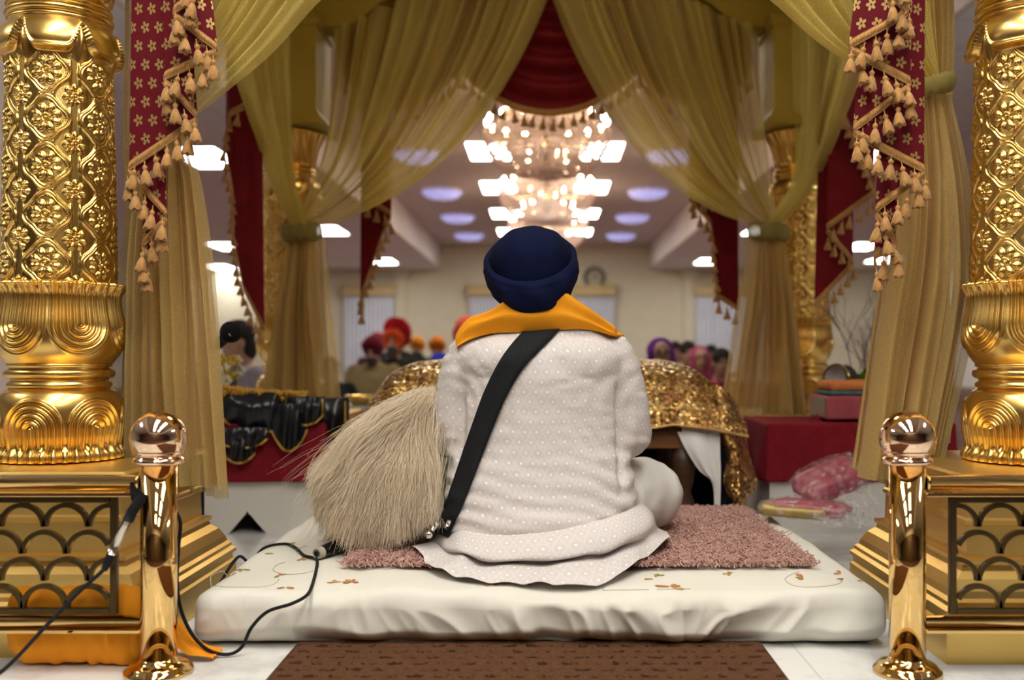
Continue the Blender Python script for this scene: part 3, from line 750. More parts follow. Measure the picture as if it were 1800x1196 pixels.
# ------------------------------------------------------------------ red drapes with tassels
def tassel_mesh(s=1.0):
    n = 22; a = np.linspace(0, 2 * PI, n, endpoint=False)
    pr = np.array([(0.0012, 0.012), (0.0016, 0.0), (0.0030, -0.002), (0.0062, -0.005), (0.0068, -0.009), (0.0045, -0.013), (0.0042, -0.015), (0.0066, -0.019), (0.0105, -0.032), (0.0150, -0.050), (0.0140, -0.0515), (0.001, -0.049)])
    V = np.zeros((n, len(pr), 3)); k = 1 + 0.13 * np.where(np.arange(n) % 2 == 0, 1, -1)[:, None] * (pr[:, 1] < -0.017)[None]
    V[..., 0] = np.cos(a)[:, None] * pr[:, 0] * k; V[..., 1] = np.sin(a)[:, None] * pr[:, 0] * k; V[..., 2] = pr[:, 1] + 0.003 * np.sin(a * 5)[:, None] * (pr[:, 1] < -0.045)
    return V.reshape(-1, 3) * s, grid_faces(n, len(pr), cu=True)
TAS = {}
def tassel_data(s):
    k = round(s, 2)
    if k not in TAS: TAS[k] = mesh_data('tassel', *tassel_mesh(s), M['trim'], smooth=False)
    return TAS[k]
def braid(line, w, th=0.004):
    """a rope-patterned braid band hanging below a 3D line"""
    s0 = np.concatenate([[0], np.cumsum(np.linalg.norm(np.diff(line, axis=0), axis=1))]); n = int(s0[-1] / 0.0028); q_ = np.linspace(0, s0[-1], n)
    line = np.stack([np.interp(q_, s0, line[:, i]) for i in range(3)], 1); m = 7; V = np.zeros((n, m, 3))
    seg = np.concatenate([[0], np.cumsum(np.linalg.norm(np.diff(line, axis=0), axis=1))])
    for j in range(m):
        t = j / (m - 1)
        V[:, j] = line + np.array([0, 0, -w * t])[None]
        V[:, j, 1] -= th * (1 + (1.6 * np.abs(np.sin(seg * PI / (w * 0.42) + (0.9 if j == 2 else -0.9 if j == 4 else 0))) ** .7 if j in (2, 3, 4) else 0))
    back = V.copy(); back[:, :, 1] += 2 * th
    f1 = grid_faces(n, m); A, B = V.reshape(-1, 3), back.reshape(-1, 3)
    Fs = f1.tolist() + [[i + n * m for i in q][::-1] for q in f1.tolist()]
    for i in range(n - 1):
        Fs.append([i * m, (i + 1) * m, n * m + (i + 1) * m, n * m + i * m]); a = m - 1
        Fs.append([i * m + a, n * m + i * m + a, n * m + (i + 1) * m + a, (i + 1) * m + a])
    return np.vstack([A, B]), Fs
def add_tassels(root, line, step, s, jitter=0.3, drop=0.0):
    seg = np.concatenate([[0], np.cumsum(np.linalg.norm(np.diff(line, axis=0), axis=1))])
    n = max(2, int(seg[-1] / step)); R = random.Random(int(seg[-1] * 1e4)); d = tassel_data(s); loc = np.array(root.location)
    for k in range(n):
        t = (k + 0.5) / n * seg[-1]; p = np.array([np.interp(t, seg, line[:, i]) for i in range(3)])
        o = link('tassel', d, root); o.location = (p + np.array([R.uniform(-.2, .2) * step * jitter, -0.012 - R.random() * 0.012, -drop - 0.012 * s - R.random() * 0.008 * s]) - loc).tolist()
        o.rotation_euler = (R.uniform(-.12, .12), R.uniform(-.22, .22), R.uniform(0, 6))
def jabot(hem, Y0, Y1, ztop, xtop, label, group, mat_, s=1.0, w=0.024, step=0.036, squeeze=0.5, name='cascading_drape', px=True, flat_axis=None):
    """cascade: the zigzag hem gets longer towards the back; every column of cloth rises from its hem point to the rail"""
    h = np.array(hem, float); n = len(h); Ys = np.linspace(Y0, Y1, n)
    pts = np.array([P(a, b, y) for (a, b), y in zip(h, Ys)])
    # densify each leg, rounding the folds
    line = []
    for i in range(n - 1):
        m = max(6, int(np.linalg.norm(pts[i + 1] - pts[i]) / 0.008))
        for k in range(m): line.append(pts[i] * (1 - k / m) + pts[i + 1] * (k / m))
    line.append(pts[-1]); line = np.array(line)
    ker = np.ones(5) / 5; pad = np.vstack([line[:1]] * 2 + [line] + [line[-1:]] * 2)
    line = np.stack([np.convolve(pad[:, i], ker, 'valid') for i in range(3)], 1)
    root = thing(name, label, 'drape', (float(line[:, 0].mean()), (Y0 + Y1) / 2, float(line[:, 2].min())), group)
    nu, nv = len(line), 60; v = np.linspace(0, 1, nv); S = np.zeros((nu, nv, 3)); UV = np.zeros((nu, nv, 2))
    seg = np.concatenate([[0], np.cumsum(np.linalg.norm(np.diff(line, axis=0), axis=1))])
    for j, t in enumerate(v):
        xt = xtop + (line[:, 0] - xtop) * (1 - (1 - squeeze) * t)
        S[:, j, 0] = xt; S[:, j, 1] = line[:, 1] * (1 - t) + t * (Y0 * .3 + line[:, 1] * .7); S[:, j, 2] = line[:, 2] * (1 - t) + ztop * t
        S[:, j, 1] += 0.006 * np.sin(seg * 30 + 2 * t) * t
        UV[:, j, 0] = seg; UV[:, j, 1] = S[:, j, 2]
    part('cloth', (S.reshape(-1, 3), grid_faces(nu, nv), UV.reshape(-1, 2)), mat_, root)
    part('braid_trim', braid(line, w), M['trim'], root)
    add_tassels(root, line, step, s, drop=w)
    return root
jabot([(318, -60), (352, -25), (300, 14), (388, 80), (284, 128), (352, 200), (222, 288), (298, 372), (246, 425), (272, 450), (258, 458)], 2.50, 2.62, 2.32, -1.02,
      'red tasselled drape with gold flowers beside the large left column', 'red flowered drapes beside the near columns', M['red_flower'], 1.0, step=0.034)
jabot([(1590, -60), (1560, -20), (1602, 10), (1486, 74), (1606, 138), (1494, 222), (1630, 292), (1534, 362), (1580, 425), (1534, 440), (1540, 462)], 2.50, 2.62, 2.32, 0.98,
      'red tasselled drape with gold flowers beside the large right column', 'red flowered drapes beside the near columns', M['red_flower'], 1.0, step=0.034)
YS = PF + 0.16
jabot([(640, 340), (690, 372), (672, 404), (655, 460), (632, 520), (640, 545)], YS, YS + .06, 2.5, -0.86, 'narrow red tasselled drape hanging right of the tied left curtain', 'red drapes of the far side', M['red'], 1.15, 0.03, 0.05, 0.9)
jabot([(1300, 330), (1208, 340), (1250, 385), (1254, 440), (1262, 515), (1300, 540)], YS, YS + .06, 2.5, 0.86, 'narrow red tasselled drape hanging left of the tied right curtain', 'red drapes of the far side', M['red'], 1.15, 0.03, 0.05, 0.9)
jabot([(430, 180), (402, 195), (396, 250), (410, 330), (412, 420), (428, 500), (466, 575)], 4.25, 4.45, 2.42, -1.27, 'long red drape with tasselled edge hanging between large left column and curtain', 'red drapes of the canopy sides', M['red'], 1.0, 0.03, 0.045, 0.9)
jabot([(1470, 160), (1540, 330), (1450, 395), (1502, 455), (1430, 530)], 4.30, 4.5, 2.42, 1.36, 'wide red drape with zigzag tasselled hem behind right column curtains', 'red drapes of the canopy sides', M['red'], 1.0, 0.03, 0.045, 0.85)

def swag(x0, x1, ztop, zlow, zend, Y, label, seed):
    root = thing('swag_drape', label, 'swag', ((x0 + x1) / 2, Y, zlow), 'red swags of the far arch')
    nu, nv = 90, 110; u = np.linspace(0, 1, nu); v = np.linspace(0, 1, nv)
    U, Vv = np.meshgrid(u, v, indexing='ij'); cat = 1 - (2 * U - 1) ** 2
    top = ztop - 0.06 * cat; bot = zend - (zend - zlow) * cat ** 0.9
    Z = top * (1 - Vv) + bot * Vv
    X = x0 + (x1 - x0) * U
    fold = np.sin(Vv * 2 * PI * 6 + 0.7 * np.sin(U * 5 + seed)) * 0.5 + 0.5
    Y_ = Y - 0.03 - (0.05 + 0.06 * fold) * (cat ** 0.5) * np.sin(PI * np.clip(Vv * .9 + .05, 0, 1)) ** .5
    S = np.stack([X, Y_, Z], 2)
    part('cloth', (S.reshape(-1, 3), grid_faces(nu, nv)), M['red'], root)
    line = S[:, -1].copy()
    part('braid_trim', braid(line, 0.035), M['trim'], root)
    add_tassels(root, line, 0.05, 1.15, drop=0.03)
swag(-0.46, 0.50, 2.80, 1.955, 2.22, PF + .12, 'red swag with tassel fringe hanging in the middle of the far arch', 1)
swag(-1.06, -0.44, 2.62, 1.99, 2.20, PF + .14, 'red swag half seen through the left sheer curtain', 2)
swag(0.48, 1.06, 2.62, 1.99, 2.20, PF + .14, 'red swag half seen through the right sheer curtain', 3)
# ================================================================== RAILINGS
def railing(sgn, px, label):
    Yr = 2.20; s = F / Yr; X0 = (px - CX) / s          # post axis
    t = thing('brass_railing', label, 'railing', (X0, Yr, 0), 'brass railings before the columns')
    def z(y): return H + (CY - y) / s
    po = part('post', lathe([(0.039, 0.012), (0.039, z(815))], 48, (X0, Yr, 0)), M['brass'], t)
    part('base_flange', lathe([(0.072, 0.0), (0.074, 0.004), (0.073, 0.010), (0.066, 0.014), (0.064, 0.019), (0.060, 0.022), (0.045, 0.025), (0.041, 0.033), (0.0395, 0.036)], 64, (X0, Yr, 0)), M['brass'], po)
    col_ = [(0.036, z(818)), (0.052, z(815)), (0.056, z(810)), (0.052, z(805)), (0.047, z(803)), (0.047, z(800)), (0.053, z(797)), (0.055, z(793)), (0.050, z(788)), (0.040, z(786))]
    ball = part('ball_finial', lathe([(0.034, z(790))] + arcpts(0, z(771), 0.0605, -0.85, PI / 2 - 0.03, 32), 64, (X0, Yr, 0)), M['ball'], t)
    part('collar', lathe(col_, 64, (X0, Yr, 0)), M['ball'], ball)
    Xe = sgn * 1.75
    a = X0 + sgn * 0.037
    part('top_rail', join(tube([(a, Yr, z(848)), (Xe, Yr, z(848))], 0.0165, 20), lathe([(0.0, 0.0), (0.021, 0.0), (0.023, 0.006), (0.018, 0.010), (0.017, 0.012)], 24) if False else tube([(a, Yr, z(848)), (a + sgn * 0.008, Yr, z(848))], 0.021, 20)), M['brass'], t)
    part('top_rail_flat', box((min(a, Xe), Yr - 0.013, z(873)), (max(a, Xe), Yr + 0.013, z(866)), 0.002), M['brass'], t, False)
    part('bottom_rail', tube([(a, Yr, z(1093)), (Xe, Yr, z(1093))], 0.0145, 20), M['brass'], t)
    part('bottom_rail_flat', box((min(a, Xe), Yr - 0.013, z(1112)), (max(a, Xe), Yr + 0.013, z(1105)), 0.002), M['brass'], t, False)
    # fish-scale panel
    xi = ((207 if sgn < 0 else 1668) - CX) / s; zt, zb = z(872), z(1080); b = 0.0075
    x0, x1 = sorted((xi, Xe - sgn * 0.1))
    fr = join(box((x0, Yr - b, zb), (x0 + 2 * b, Yr + b, zt), .002), box((x1 - 2 * b, Yr - b, zb), (x1, Yr + b, zt), .002), box((x0 + 2 * b, Yr - b, zt - 2 * b), (x1 - 2 * b, Yr + b, zt), .002), box((x0 + 2 * b, Yr - b, zb), (x1 - 2 * b, Yr + b, zb + 2 * b), .002))
    pf = part('panel_frame', fr, M['lattice'], t, False)
    R, tw = 0.0525, 0.0105; xs0, xs1, zb0, zt0 = x0 + 2 * b, x1 - 2 * b, zb + 2 * b, zt - 2 * b
    rowh = (zt0 - zb0 - R) / 3; arcs = []
    edge = xi - sgn * -1 * 2 * b * 0
    for row in range(4):
        zc = zb0 + row * rowh; k0 = (0.5 if row % 2 == 0 else 0.0)
        for k in range(-1, 14):
            cx_ = (xi + sgn * (2 * b)) + sgn * (k + k0) * 2 * (R - tw * 0.35)
            aa = np.linspace(0, PI, 25); ok = []
            for q in aa:
                xx = cx_ + R * math.cos(q); ok.append(xs0 - 0.001 <= xx <= xs1 + 0.001)
            run = [i for i in range(25) if ok[i]]
            if len(run) < 4: continue
            V = []; n = len(run)
            for i in run:
                for rr, yy in ((R, -b * .8), (R, b * .8), (R - tw, b * .8), (R - tw, -b * .8)):
                    V.append((min(max(cx_ + rr * math.cos(aa[i]), xs0), xs1), Yr + yy, zc + rr * math.sin(aa[i])))
            Fs = [(4 * i + j, 4 * i + (j + 1) % 4, 4 * i + 4 + (j + 1) % 4, 4 * i + 4 + j) for i in range(n - 1) for j in range(4)] + [(0, 3, 2, 1), (4 * n - 4, 4 * n - 3, 4 * n - 2, 4 * n - 1)]
            arcs.append((V, Fs))
    part('fish_scale_lattice', join(*arcs), M['lattice'], pf, False)
    return t
railL = railing(-1, 279, 'brass railing with fish-scale lattice in front of the large left column')
railR = railing(1, 1595, 'brass railing with fish-scale lattice in front of the large right column')
M['black'] = mat('black_rubber', (0.012, 0.012, 0.013), 0.55)
M['black_cloth'] = noisy('black_webbing', (0.010, 0.011, 0.013), (0.018, 0.019, 0.022), 0.8, 0, 200, (700, 0.3, 0.001))

# ================================================================== MATTRESS, RUG, CARPET
MX0, MX1, MY0, MY1, MZ = -0.845, 0.822, 2.375, 3.62, 0.135
V, Fs = boxgrid((MX0, MY0, 0.004), (MX1, MY1, MZ), (320, 96, 30), 0.035)
p = V.copy()
fr = smoothstep(MY0 + 0.10, MY0 + 0.0, p[:, 1])
low = 1 - np.clip(p[:, 2] / MZ, 0, 1)
xs_ = p[:, 0]
# the sheet is tucked under: slanting puckers that deepen towards the middle of the lower edge
wr = np.zeros(len(p))
def ridge(q, f, k=2.0): return (1 - np.abs(noise(q, f))) ** k
mid_ = np.exp(-((xs_ - .22) / .36) ** 2)                       # the sheet is most ruched under the man's right side
wq = np.stack([xs_ + .55 * (p[:, 2] - .07) * np.sign(noise(p * np.array([1, 0, 0]) + 2.2, 5)) + .03 * noise(p, 9), np.zeros(len(p)), p[:, 2] * .55], 1)
rg = ridge(wq, 11, 2.2) * (.35 + .8 * mid_) + .55 * ridge(wq + 4.4, 23, 2.5) * (.15 + mid_) + .7 * ridge(wq * np.array([1, 1, .4]) + 9, 4.2, 2.0)
hh = np.sin(PI * np.clip(p[:, 2] / MZ, 0, 1)) ** .6
V[:, 1] -= fr * hh * (.026 * rg - .016)
sc = np.clip((noise(np.stack([xs_, xs_ * 0, xs_ * 0], 1) + 1.3, 8) + .75 * noise(np.stack([xs_, xs_ * 0, xs_ * 0], 1) + 7.3, 17)), -1, 1)
V[:, 1] += fr * (0.034 + .020 * sc * (.3 + mid_)) * smoothstep(0.050 + .016 * sc, 0.0, p[:, 2])
V[:, 2] += fr * smoothstep(.03, .0, p[:, 2]) * .010 * np.clip(sc, 0, 1) * mid_
top = smoothstep(MZ - 0.03, MZ - 0.004, p[:, 2])
V[:, 2] += top * (0.007 * noise(p, 5) + 0.004 * noise(p + 3, 12)) + top * fr * (0.012 * noise(p * np.array([1.4, 0, 0]), 4) - 0.004)
mb = thing('mattress', 'low mattress under a wrinkled white embroidered sheet', 'mattress', (0, MY0, 0))
M['sheet'] = noisy('white_bed_sheet', (0.76, 0.73, 0.66), (0.73, 0.70, 0.62), 0.85, 0, 6, (600, 0.08, 0.001))
part('sheet', (V, Fs), M['sheet'], mb)
sheet_bvh = BVHTree.FromPolygons([Vector(v) for v in V], Fs)
def drop(x, y, off=0.0015):
    h = sheet_bvh.ray_cast(Vector((x, y, 1.0)), Vector((0, 0, -1)))
    return (h[0].z if h[0] is not None else MZ) + off
M['emb'] = [mat('thread_rust', (0.50, 0.20, 0.08), 0.7), mat('thread_green', (0.30, 0.30, 0.07), 0.7), mat('thread_gold', (0.55, 0.36, 0.12), 0.7)]
def motif(px, py, size, seed):
    R = random.Random(seed); q = P(px, py, 1.0); d = q - np.array([0, 0, H]); tt = (MZ - H) / d[2]; cx, cy_ = d[0] * tt, d[1] * tt
    out = {0: [], 1: [], 2: []}
    for k in range(R.randint(3, 5)):
        a = R.uniform(0, 2 * PI); L = size * R.uniform(.5, 1); ox, oy = cx + math.cos(a) * L * .6, cy_ + math.sin(a) * L * .6
        ring = []
        for i in range(10):
            b = 2 * PI * i / 10; u, v = math.cos(b) * L * .5, math.sin(b) * L * .22 * (1 + .3 * math.cos(b))
            x, y = ox + u * math.cos(a) - v * math.sin(a), oy + u * math.sin(a) + v * math.cos(a); ring.append((x, y, drop(x, y)))
        out[R.choice((0, 0, 1, 2))].append((ring + [(x, y, z + .0008) for x, y, z in ring], [list(range(10))[::-1], list(range(10, 20))] + [[i, (i + 1) % 10, 10 + (i + 1) % 10, 10 + i] for i in range(10)]))
    return out
groups = {0: [], 1: [], 2: []}; vines = []
spots = [(425, 1000, .03), (408, 1008, .03), (490, 1012, .028), (502, 1033, .035), (590, 1026, .03), (620, 1024, .03), (470, 975, .02), (865, 1031, .02), (930, 1029, .02), (1140, 1018, .022), (1155, 1014, .02), (1180, 1032, .04), (1283, 1012, .022), (1412, 1018, .032), (1478, 1008, .03), (1470, 1020, .02), (1515, 1024, .015), (515, 955, .02), (1360, 925, .02), (1390, 985, .02), (530, 985, .02)]
for i, (x, y, sz) in enumerate(spots):
    for k, L in motif(x, y, sz, i).items(): groups[k] += L
for (x, y, r) in ((430, 1018, 60), (520, 1000, 40), (1100, 1035, 40), (1430, 1022, 50), (1190, 1045, 30), (560, 970, 40)):
    pts = []
    for t in np.linspace(0, 4.2, 24):
        d = P(x + r * math.cos(t), y + r * .28 * math.sin(t), 1.0) - np.array([0, 0, H]); tt = (MZ - H) / d[2]; a, b = d[0] * tt, max(d[1] * tt, MY0 + .045)
        pts.append((a, b, drop(a, b, .0008)))
    vines.append(tube(pts, 0.0012, 5))
for k, nm in ((0, 'rust'), (1, 'green'), (2, 'gold')):
    part('embroidered_pattern', join(*groups[k]), M['emb'][k], mb, False, label='%s embroidered petals on the white sheet' % nm)
part('embroidered_pattern', join(*vines), noisy('thread_grey', (0.55, 0.50, 0.42), (0.5, 0.46, 0.38), .8), mb, label='pale curling embroidered vines')

# shag rug
RX0, RX1, RY0, RY1 = -0.52, 0.70, 2.63, 3.56
rug = thing('shag_rug', 'dusty pink shaggy rug lying on the mattress', 'rug', ((RX0 + RX1) / 2, (RY0 + RY1) / 2, MZ))
M['rug'] = noisy('pink_shag', (0.50, 0.29, 0.25), (0.62, 0.40, 0.35), 0.95, 0, 40)
V, Fs = boxgrid((RX0 + .02, RY0 + .03, MZ + 0.003), (RX1 - .02, RY1 - .02, MZ + 0.012), (60, 50, 1), 0.005)
part('backing', (V, Fs), M['rug'], rug)
def hair_object(name, strands, radii, m, root, label=None):
    """strands: (N, n, 3) world points, radii (n,)"""
    N, n = strands.shape[:2]
    hc = bpy.data.hair_curves.new(name); hc.add_curves([n] * N)
    loc = np.array(root.location)
    hc.attributes['position'].data.foreach_set('vector', (strands - loc).astype(np.float32).ravel())
    ra = hc.attributes.get('radius') or hc.attributes.new('radius', 'FLOAT', 'POINT')
    ra.data.foreach_set('value', np.broadcast_to(radii, (N, n)).astype(np.float32).ravel())
    hc.materials.append(m)
    o = bpy.data.objects.new(name, hc); col.objects.link(o); o.parent = root; o['kind'] = 'stuff'
    if label: o['label'] = label
    return o
N = 30000; n = 6
x = rng.uniform(RX0 - .012, RX1 + .012, N); y = rng.uniform(RY0 - .014, RY1 + .012, N); e = rng.normal(0, .006, (N, 2))
base = np.stack([x + e[:, 0], y + e[:, 1], np.full(N, MZ + 0.012)], 1)
cl = np.stack([noise(base, 40), noise(base + 9, 40)], 1) * 0.9 + rng.normal(0, .55, (N, 2))
t = np.linspace(0, 1, n); L = rng.uniform(0.018, 0.033, N)
S = np.zeros((N, n, 3)); w = rng.uniform(0, 6, N)
S[..., 0] = base[:, None, 0] + cl[:, None, 0] * 0.016 * t ** 1.6 + 0.004 * np.sin(w[:, None] + 7 * t)
S[..., 1] = base[:, None, 1] + cl[:, None, 1] * 0.016 * t ** 1.6 + 0.004 * np.cos(w[:, None] + 7 * t)
S[..., 2] = base[:, None, 2] + L[:, None] * (t - .25 * t ** 2)
hair_object('pile', S, np.array([.0016, .0018, .0018, .0017, .0015, .0008]), M['rug'], rug)

# brown carpet runner
M['brown'] = noisy('brown_pile', (0.105, 0.045, 0.020), (0.155, 0.072, 0.036), 0.95, 0, 90, (420, 0.9, 0.004), cscale=(1, 1.6, 1))
def dashes(m):
    t, N_, L, b = nt(m); v = coords(m); s = add(m, 'ShaderNodeSeparateXYZ'); L.new(v, s.inputs[0]); yy = mth(m, 'DIVIDE', mth(m, 'ADD', s.outputs[1], 1.6), .045)
    xx = mth(m, 'ADD', mth(m, 'DIVIDE', s.outputs[0], .056), mth(m, 'MULTIPLY', mth(m, 'FLOOR', yy), .5))
    fx = mth(m, 'ABSOLUTE', mth(m, 'SUBTRACT', mth(m, 'FRACT', xx), .5)); fy = mth(m, 'ABSOLUTE', mth(m, 'SUBTRACT', mth(m, 'FRACT', yy), .5))
    nz = noise_tex(m, 60, 2, v); k = mth(m, 'MULTIPLY', mth(m, 'LESS_THAN', fx, mth(m, 'MULTIPLY', nz.outputs[0], .52)), mth(m, 'LESS_THAN', fy, mth(m, 'MULTIPLY', nz.outputs[0], .36)))
    src = b.inputs['Base Color'].links[0].from_socket; L.new(mix(m, mth(m, 'MULTIPLY', k, .8), src, (0.030, 0.013, 0.007)), b.inputs['Base Color'])
dashes(M['brown'])
BX0, BX1, BY0, BY1 = -0.59, 0.515, 0.9, 2.40
V, Fs = boxgrid((BX0, BY0, 0.0), (BX1, BY1, 0.014), (280, 380, 1), 0.004)
tp = V[:, 2] > 0.011
ix = np.abs(((V[:, 0] + 0.5 * 0.056 * np.floor(V[:, 1] / 0.045)) / 0.056) % 1 - .5); iy = np.abs((V[:, 1] / 0.045) % 1 - .5)
inn = (V[:, 0] > BX0 + .05) & (V[:, 0] < BX1 - .05)
V[:, 2] -= np.where(tp & inn, 0.0085 * smoothstep(.32, .22, ix) * smoothstep(.24, .14, iy), 0)
V[:, 2] += np.where(tp, 0.0014 * noise(V, 130), 0)
c_ = thing('carpet_runner', 'brown carpet runner with dashed pattern at the very front', 'carpet', (0, 1.6, 0))
part('pile', (V, Fs), M['brown'], c_)
eb = [tube([(BX0, BY0, .006), (BX0, BY1, .006)], .007, 8), tube([(BX1, BY0, .006), (BX1, BY1, .006)], .007, 8)]
M['binding'] = noisy('brown_binding', (0.07, 0.03, 0.014), (0.09, 0.04, 0.02), .9, 0, 100)
for e_ in eb: part('bound_edge', e_, M['binding'], c_)

# orange cloth bundle behind the left railing
M['saffron'] = noisy('saffron_cotton', (0.80, 0.27, 0.012), (0.86, 0.33, 0.02), 0.8, 0, 6, (500, 0.1, 0.001))
def bundle():
    n, m = 150, 60
    a = np.linspace(0, 2 * PI, m, endpoint=False); u = np.linspace(0, 1, n); V = np.zeros((n, m, 3))
    for i, t in enumerate(u):
        e = (1 - abs(2 * t - 1) ** 7) ** .5; ry, rz = 0.036 * e, 0.088 * e ** .6
        x = -1.22 + 0.335 * t; c, s = np.cos(a), np.sin(a)
        yy = np.sign(c) * np.abs(c) ** .8 * ry; zz = np.sign(s) * np.abs(s) ** .75 * rz
        V[i, :, 0] = x; V[i, :, 1] = yy; V[i, :, 2] = zz
    nn = noise(V * np.array([3.2, 1, 1.2]), 14); k = 0.005 * nn + 0.0022 * np.sin(V[..., 0] * 110 + 14 * V[..., 2] + 3 * nn) + 0.003 * np.sin(V[..., 0] * 34 - 32 * V[..., 2] + 2 * nn)
    d = V.copy(); d[..., 0] = 0; L = np.linalg.norm(d, axis=2)[..., None] + 1e-6
    V = V + d / L * k[..., None]; V[..., 2] = np.maximum(V[..., 2] + 0.092, 0.002); V[..., 1] += 2.262
    return V.reshape(-1, 3), grid_faces(n, m, cv=True)
B = bundle(); b0 = np.asarray(B[0]); root = thing('cloth_bundle', 'orange cloth bundle on the floor under the left railing', 'cloth', (-1.05, 2.17, 0))
part('wrapped_cloth', (b0, B[1]), M['saffron'], root)
def loose():
    nu, nv = 70, 30; u = np.linspace(0, 1, nu); v = np.linspace(0, 1, nv); U, W = np.meshgrid(u, v, indexing='ij')
    X = -0.90 + 0.140 * U; Y = 2.255 + 0.08 * W + 0.02 * U; Z = 0.006 + (0.165 * (1 - U) ** 1.6) * np.sin(PI * np.clip(W * .8 + .12, 0, 1)) + 0.012 * np.abs(np.sin(W * 16 + 5 * U)) * (1 - U * .5)
    A = np.stack([X, Y, Z], 2).reshape(-1, 3); f = grid_faces(nu, nv)
    return A, f
part('loose_end', loose(), M['saffron'], root)

# cables, plug, tape
def ground(pts): return [P(x, y, Y) for x, y, Y in pts]
mic_c = solo('microphone_cable', tube(catmull(ground([(-30, 1206, 2.02), (20, 1166, 2.05), (80, 1102, 2.09), (140, 1040, 2.13), (178, 1006, 2.15), (190, 990, 2.155)]), 60), 0.0042, 10), M['black'], 'black cable running diagonally before the left lattice panel', 'cable')
plug = thing('cable_connector', 'black and silver cable plug hanging beside the left brass post', 'plug', P(214, 940, 2.16))
part('rear_sleeve', tube([P(183, 1003, 2.152), P(188, 992, 2.153), P(196, 974, 2.155)], [.006, .009, .0095], 16), M['black'], plug)
part('metal_shell', tube([P(196, 974, 2.155), P(203, 958, 2.156), P(226, 914, 2.158)], [.0105, .0105, .0105], 20), mat('nickel', (0.62, 0.57, 0.50), 0.2, 1.0), plug)
part('front_sleeve', tube([P(225, 916, 2.158), P(232, 900, 2.159), P(246, 880, 2.160), P(254, 868, 2.165)], [.0115, .0115, .011, .0075], 20), M['black'], plug)
s_ = F / 2.2
tv = []; aa = np.linspace(0, 2 * PI, 32, endpoint=False); zt = H + (CY - 852) / s_; xt = (243 - CX) / s_
ring = np.stack([np.zeros(32), 0.019 * np.cos(aa), np.where(np.sin(aa) > 0, 0.020, 0.032) * np.sin(aa)], 1) + np.array([xt, 2.2, zt - .003])
rings = [ring + np.array([dx, 0, -.006 * i]) for i, dx in enumerate((-.011, -.010, .010, .011))]
solo('black_tape', loft(rings, False), M['black'], 'black tape band round the left top rail beside the post', 'tape')
loop = [(418, 980, 2.8), (440, 970, 2.8), (464, 961, 2.9), (500, 954, 2.97), (520, 962, 2.91), (535, 978, 2.80), (556, 985, 2.757), (556, 1004, 2.62), (548, 1030, 2.46)]
def on_sheet(x, y):
    d = P(x, y, 1.0) - np.array([0, 0, H]); tt = (MZ + .006 - H) / d[2]; return np.array([d[0] * tt, d[1] * tt, drop(d[0] * tt, d[1] * tt, .006)])
pts = [on_sheet(a, b) for a, b, _ in loop] + [P(538, 1048, 2.345), P(512, 1062, 2.335), P(470, 1076, 2.33), P(442, 1104, 2.325), P(425, 1138, 2.32), P(400, 1151, 2.315), P(366, 1143, 2.30), P(338, 1116, 2.28), P(318, 1072, 2.26), P(311, 1020, 2.25), P(314, 960, 2.245), P(317, 920, 2.245), P(309, 900, 2.25), P(300, 880, 2.26)]
pts = [np.array([-.880, 2.62, .02]), np.array([-.874, 2.66, .08])] + pts
solo('looped_cable', tube(catmull(pts, 220), 0.0042, 10), M['black'], 'black cable looping over the left front of the white mattress', 'cable')
# ================================================================== SEATED FIGURES
# local frame: sits at the origin, faces +y
def torso_loft(g=1.0, inf=0.0):
    R = [(0.0, .20, .14, 0), (0.03, .25, .165, 0), (.10, .272, .178, .0), (.20, .262, .165, .012), (.30, .246, .150, .02), (.40, .242, .142, .018), (.48, .236, .135, .010), (.54, .205, .120, .005), (.585, .150, .095, .012), (.62, .09, .075, .02)]
    return loft([ering(0, cy, z, rx * g + inf, ry * g + inf, 40, 2.35) for z, rx, ry, cy in R])
def arm_prims(sd, pose, inf=0.0, g=1.0, sleeve=False):
    sh = np.array([sd * .205 * g, .012, .545]); el = np.array([sd * .272 * g, .04, .315])
    wr = np.array({'lap': [sd * .10, .30, .20], 'pray': [sd * .035, .255, .36], 'read': [sd * .16, .34, .30]}[pose])
    up = capsule([sh + np.array([-sd * .05, 0, 0]), sh, (sh + el) / 2 + np.array([sd * .012, -.005, 0]), el], [.055 + inf, .064 + inf, .054 + inf, .046 + inf], 18)
    fo = capsule([el, (el * 1.2 + wr * .8) / 2, wr], [.046 + inf, .043 + inf, (.046 if sleeve else .027) + inf * .6], 18)
    return [up, fo], wr, (wr - el) / np.linalg.norm(wr - el)
def hand_prims(sd, wr, d, pose):
    d = np.array(d); pn = np.array([-sd, 0, 0.0]) if pose == 'pray' else np.array([0, 0.25, -1.0])
    if pose == 'pray': d = np.array([0, .35, .94])
    pn = pn - d * np.dot(pn, d); pn /= np.linalg.norm(pn); s = np.cross(d, pn) * sd          # s: towards the little finger
    a = wr + d * .012; b = wr + d * .085
    out = [capsule([wr - d * .02, a, (a + b) / 2, b], [.026, .028, .036, .036], 16, sx=1.0, sy=1.0)]
    V = np.asarray(out[0][0]); V -= np.outer((V - wr) @ pn, pn) * .5; out[0] = (V, out[0][1])
    for k, (o, L) in enumerate(((-.027, .070), (-.009, .080), (.010, .074), (.027, .058))):
        r0 = wr + d * .082 + s * o; c = .25 if pose == 'pray' else 0.75
        m = r0 + d * L * .5 + pn * L * .12 * c * 2; e = m + d * L * .42 * (1 - .4 * c) + pn * L * .45 * c
        out.append(capsule([r0 - d * .02, r0, m, e], [.010, .0095, .0085, .0068], 10))
    r0 = wr + d * .022 - s * .024
    out.append(capsule([r0, r0 + d * .022 - s * .022 + pn * .006, r0 + d * .055 - s * .026 + pn * .016], [.013, .011, .008], 10))
    return out
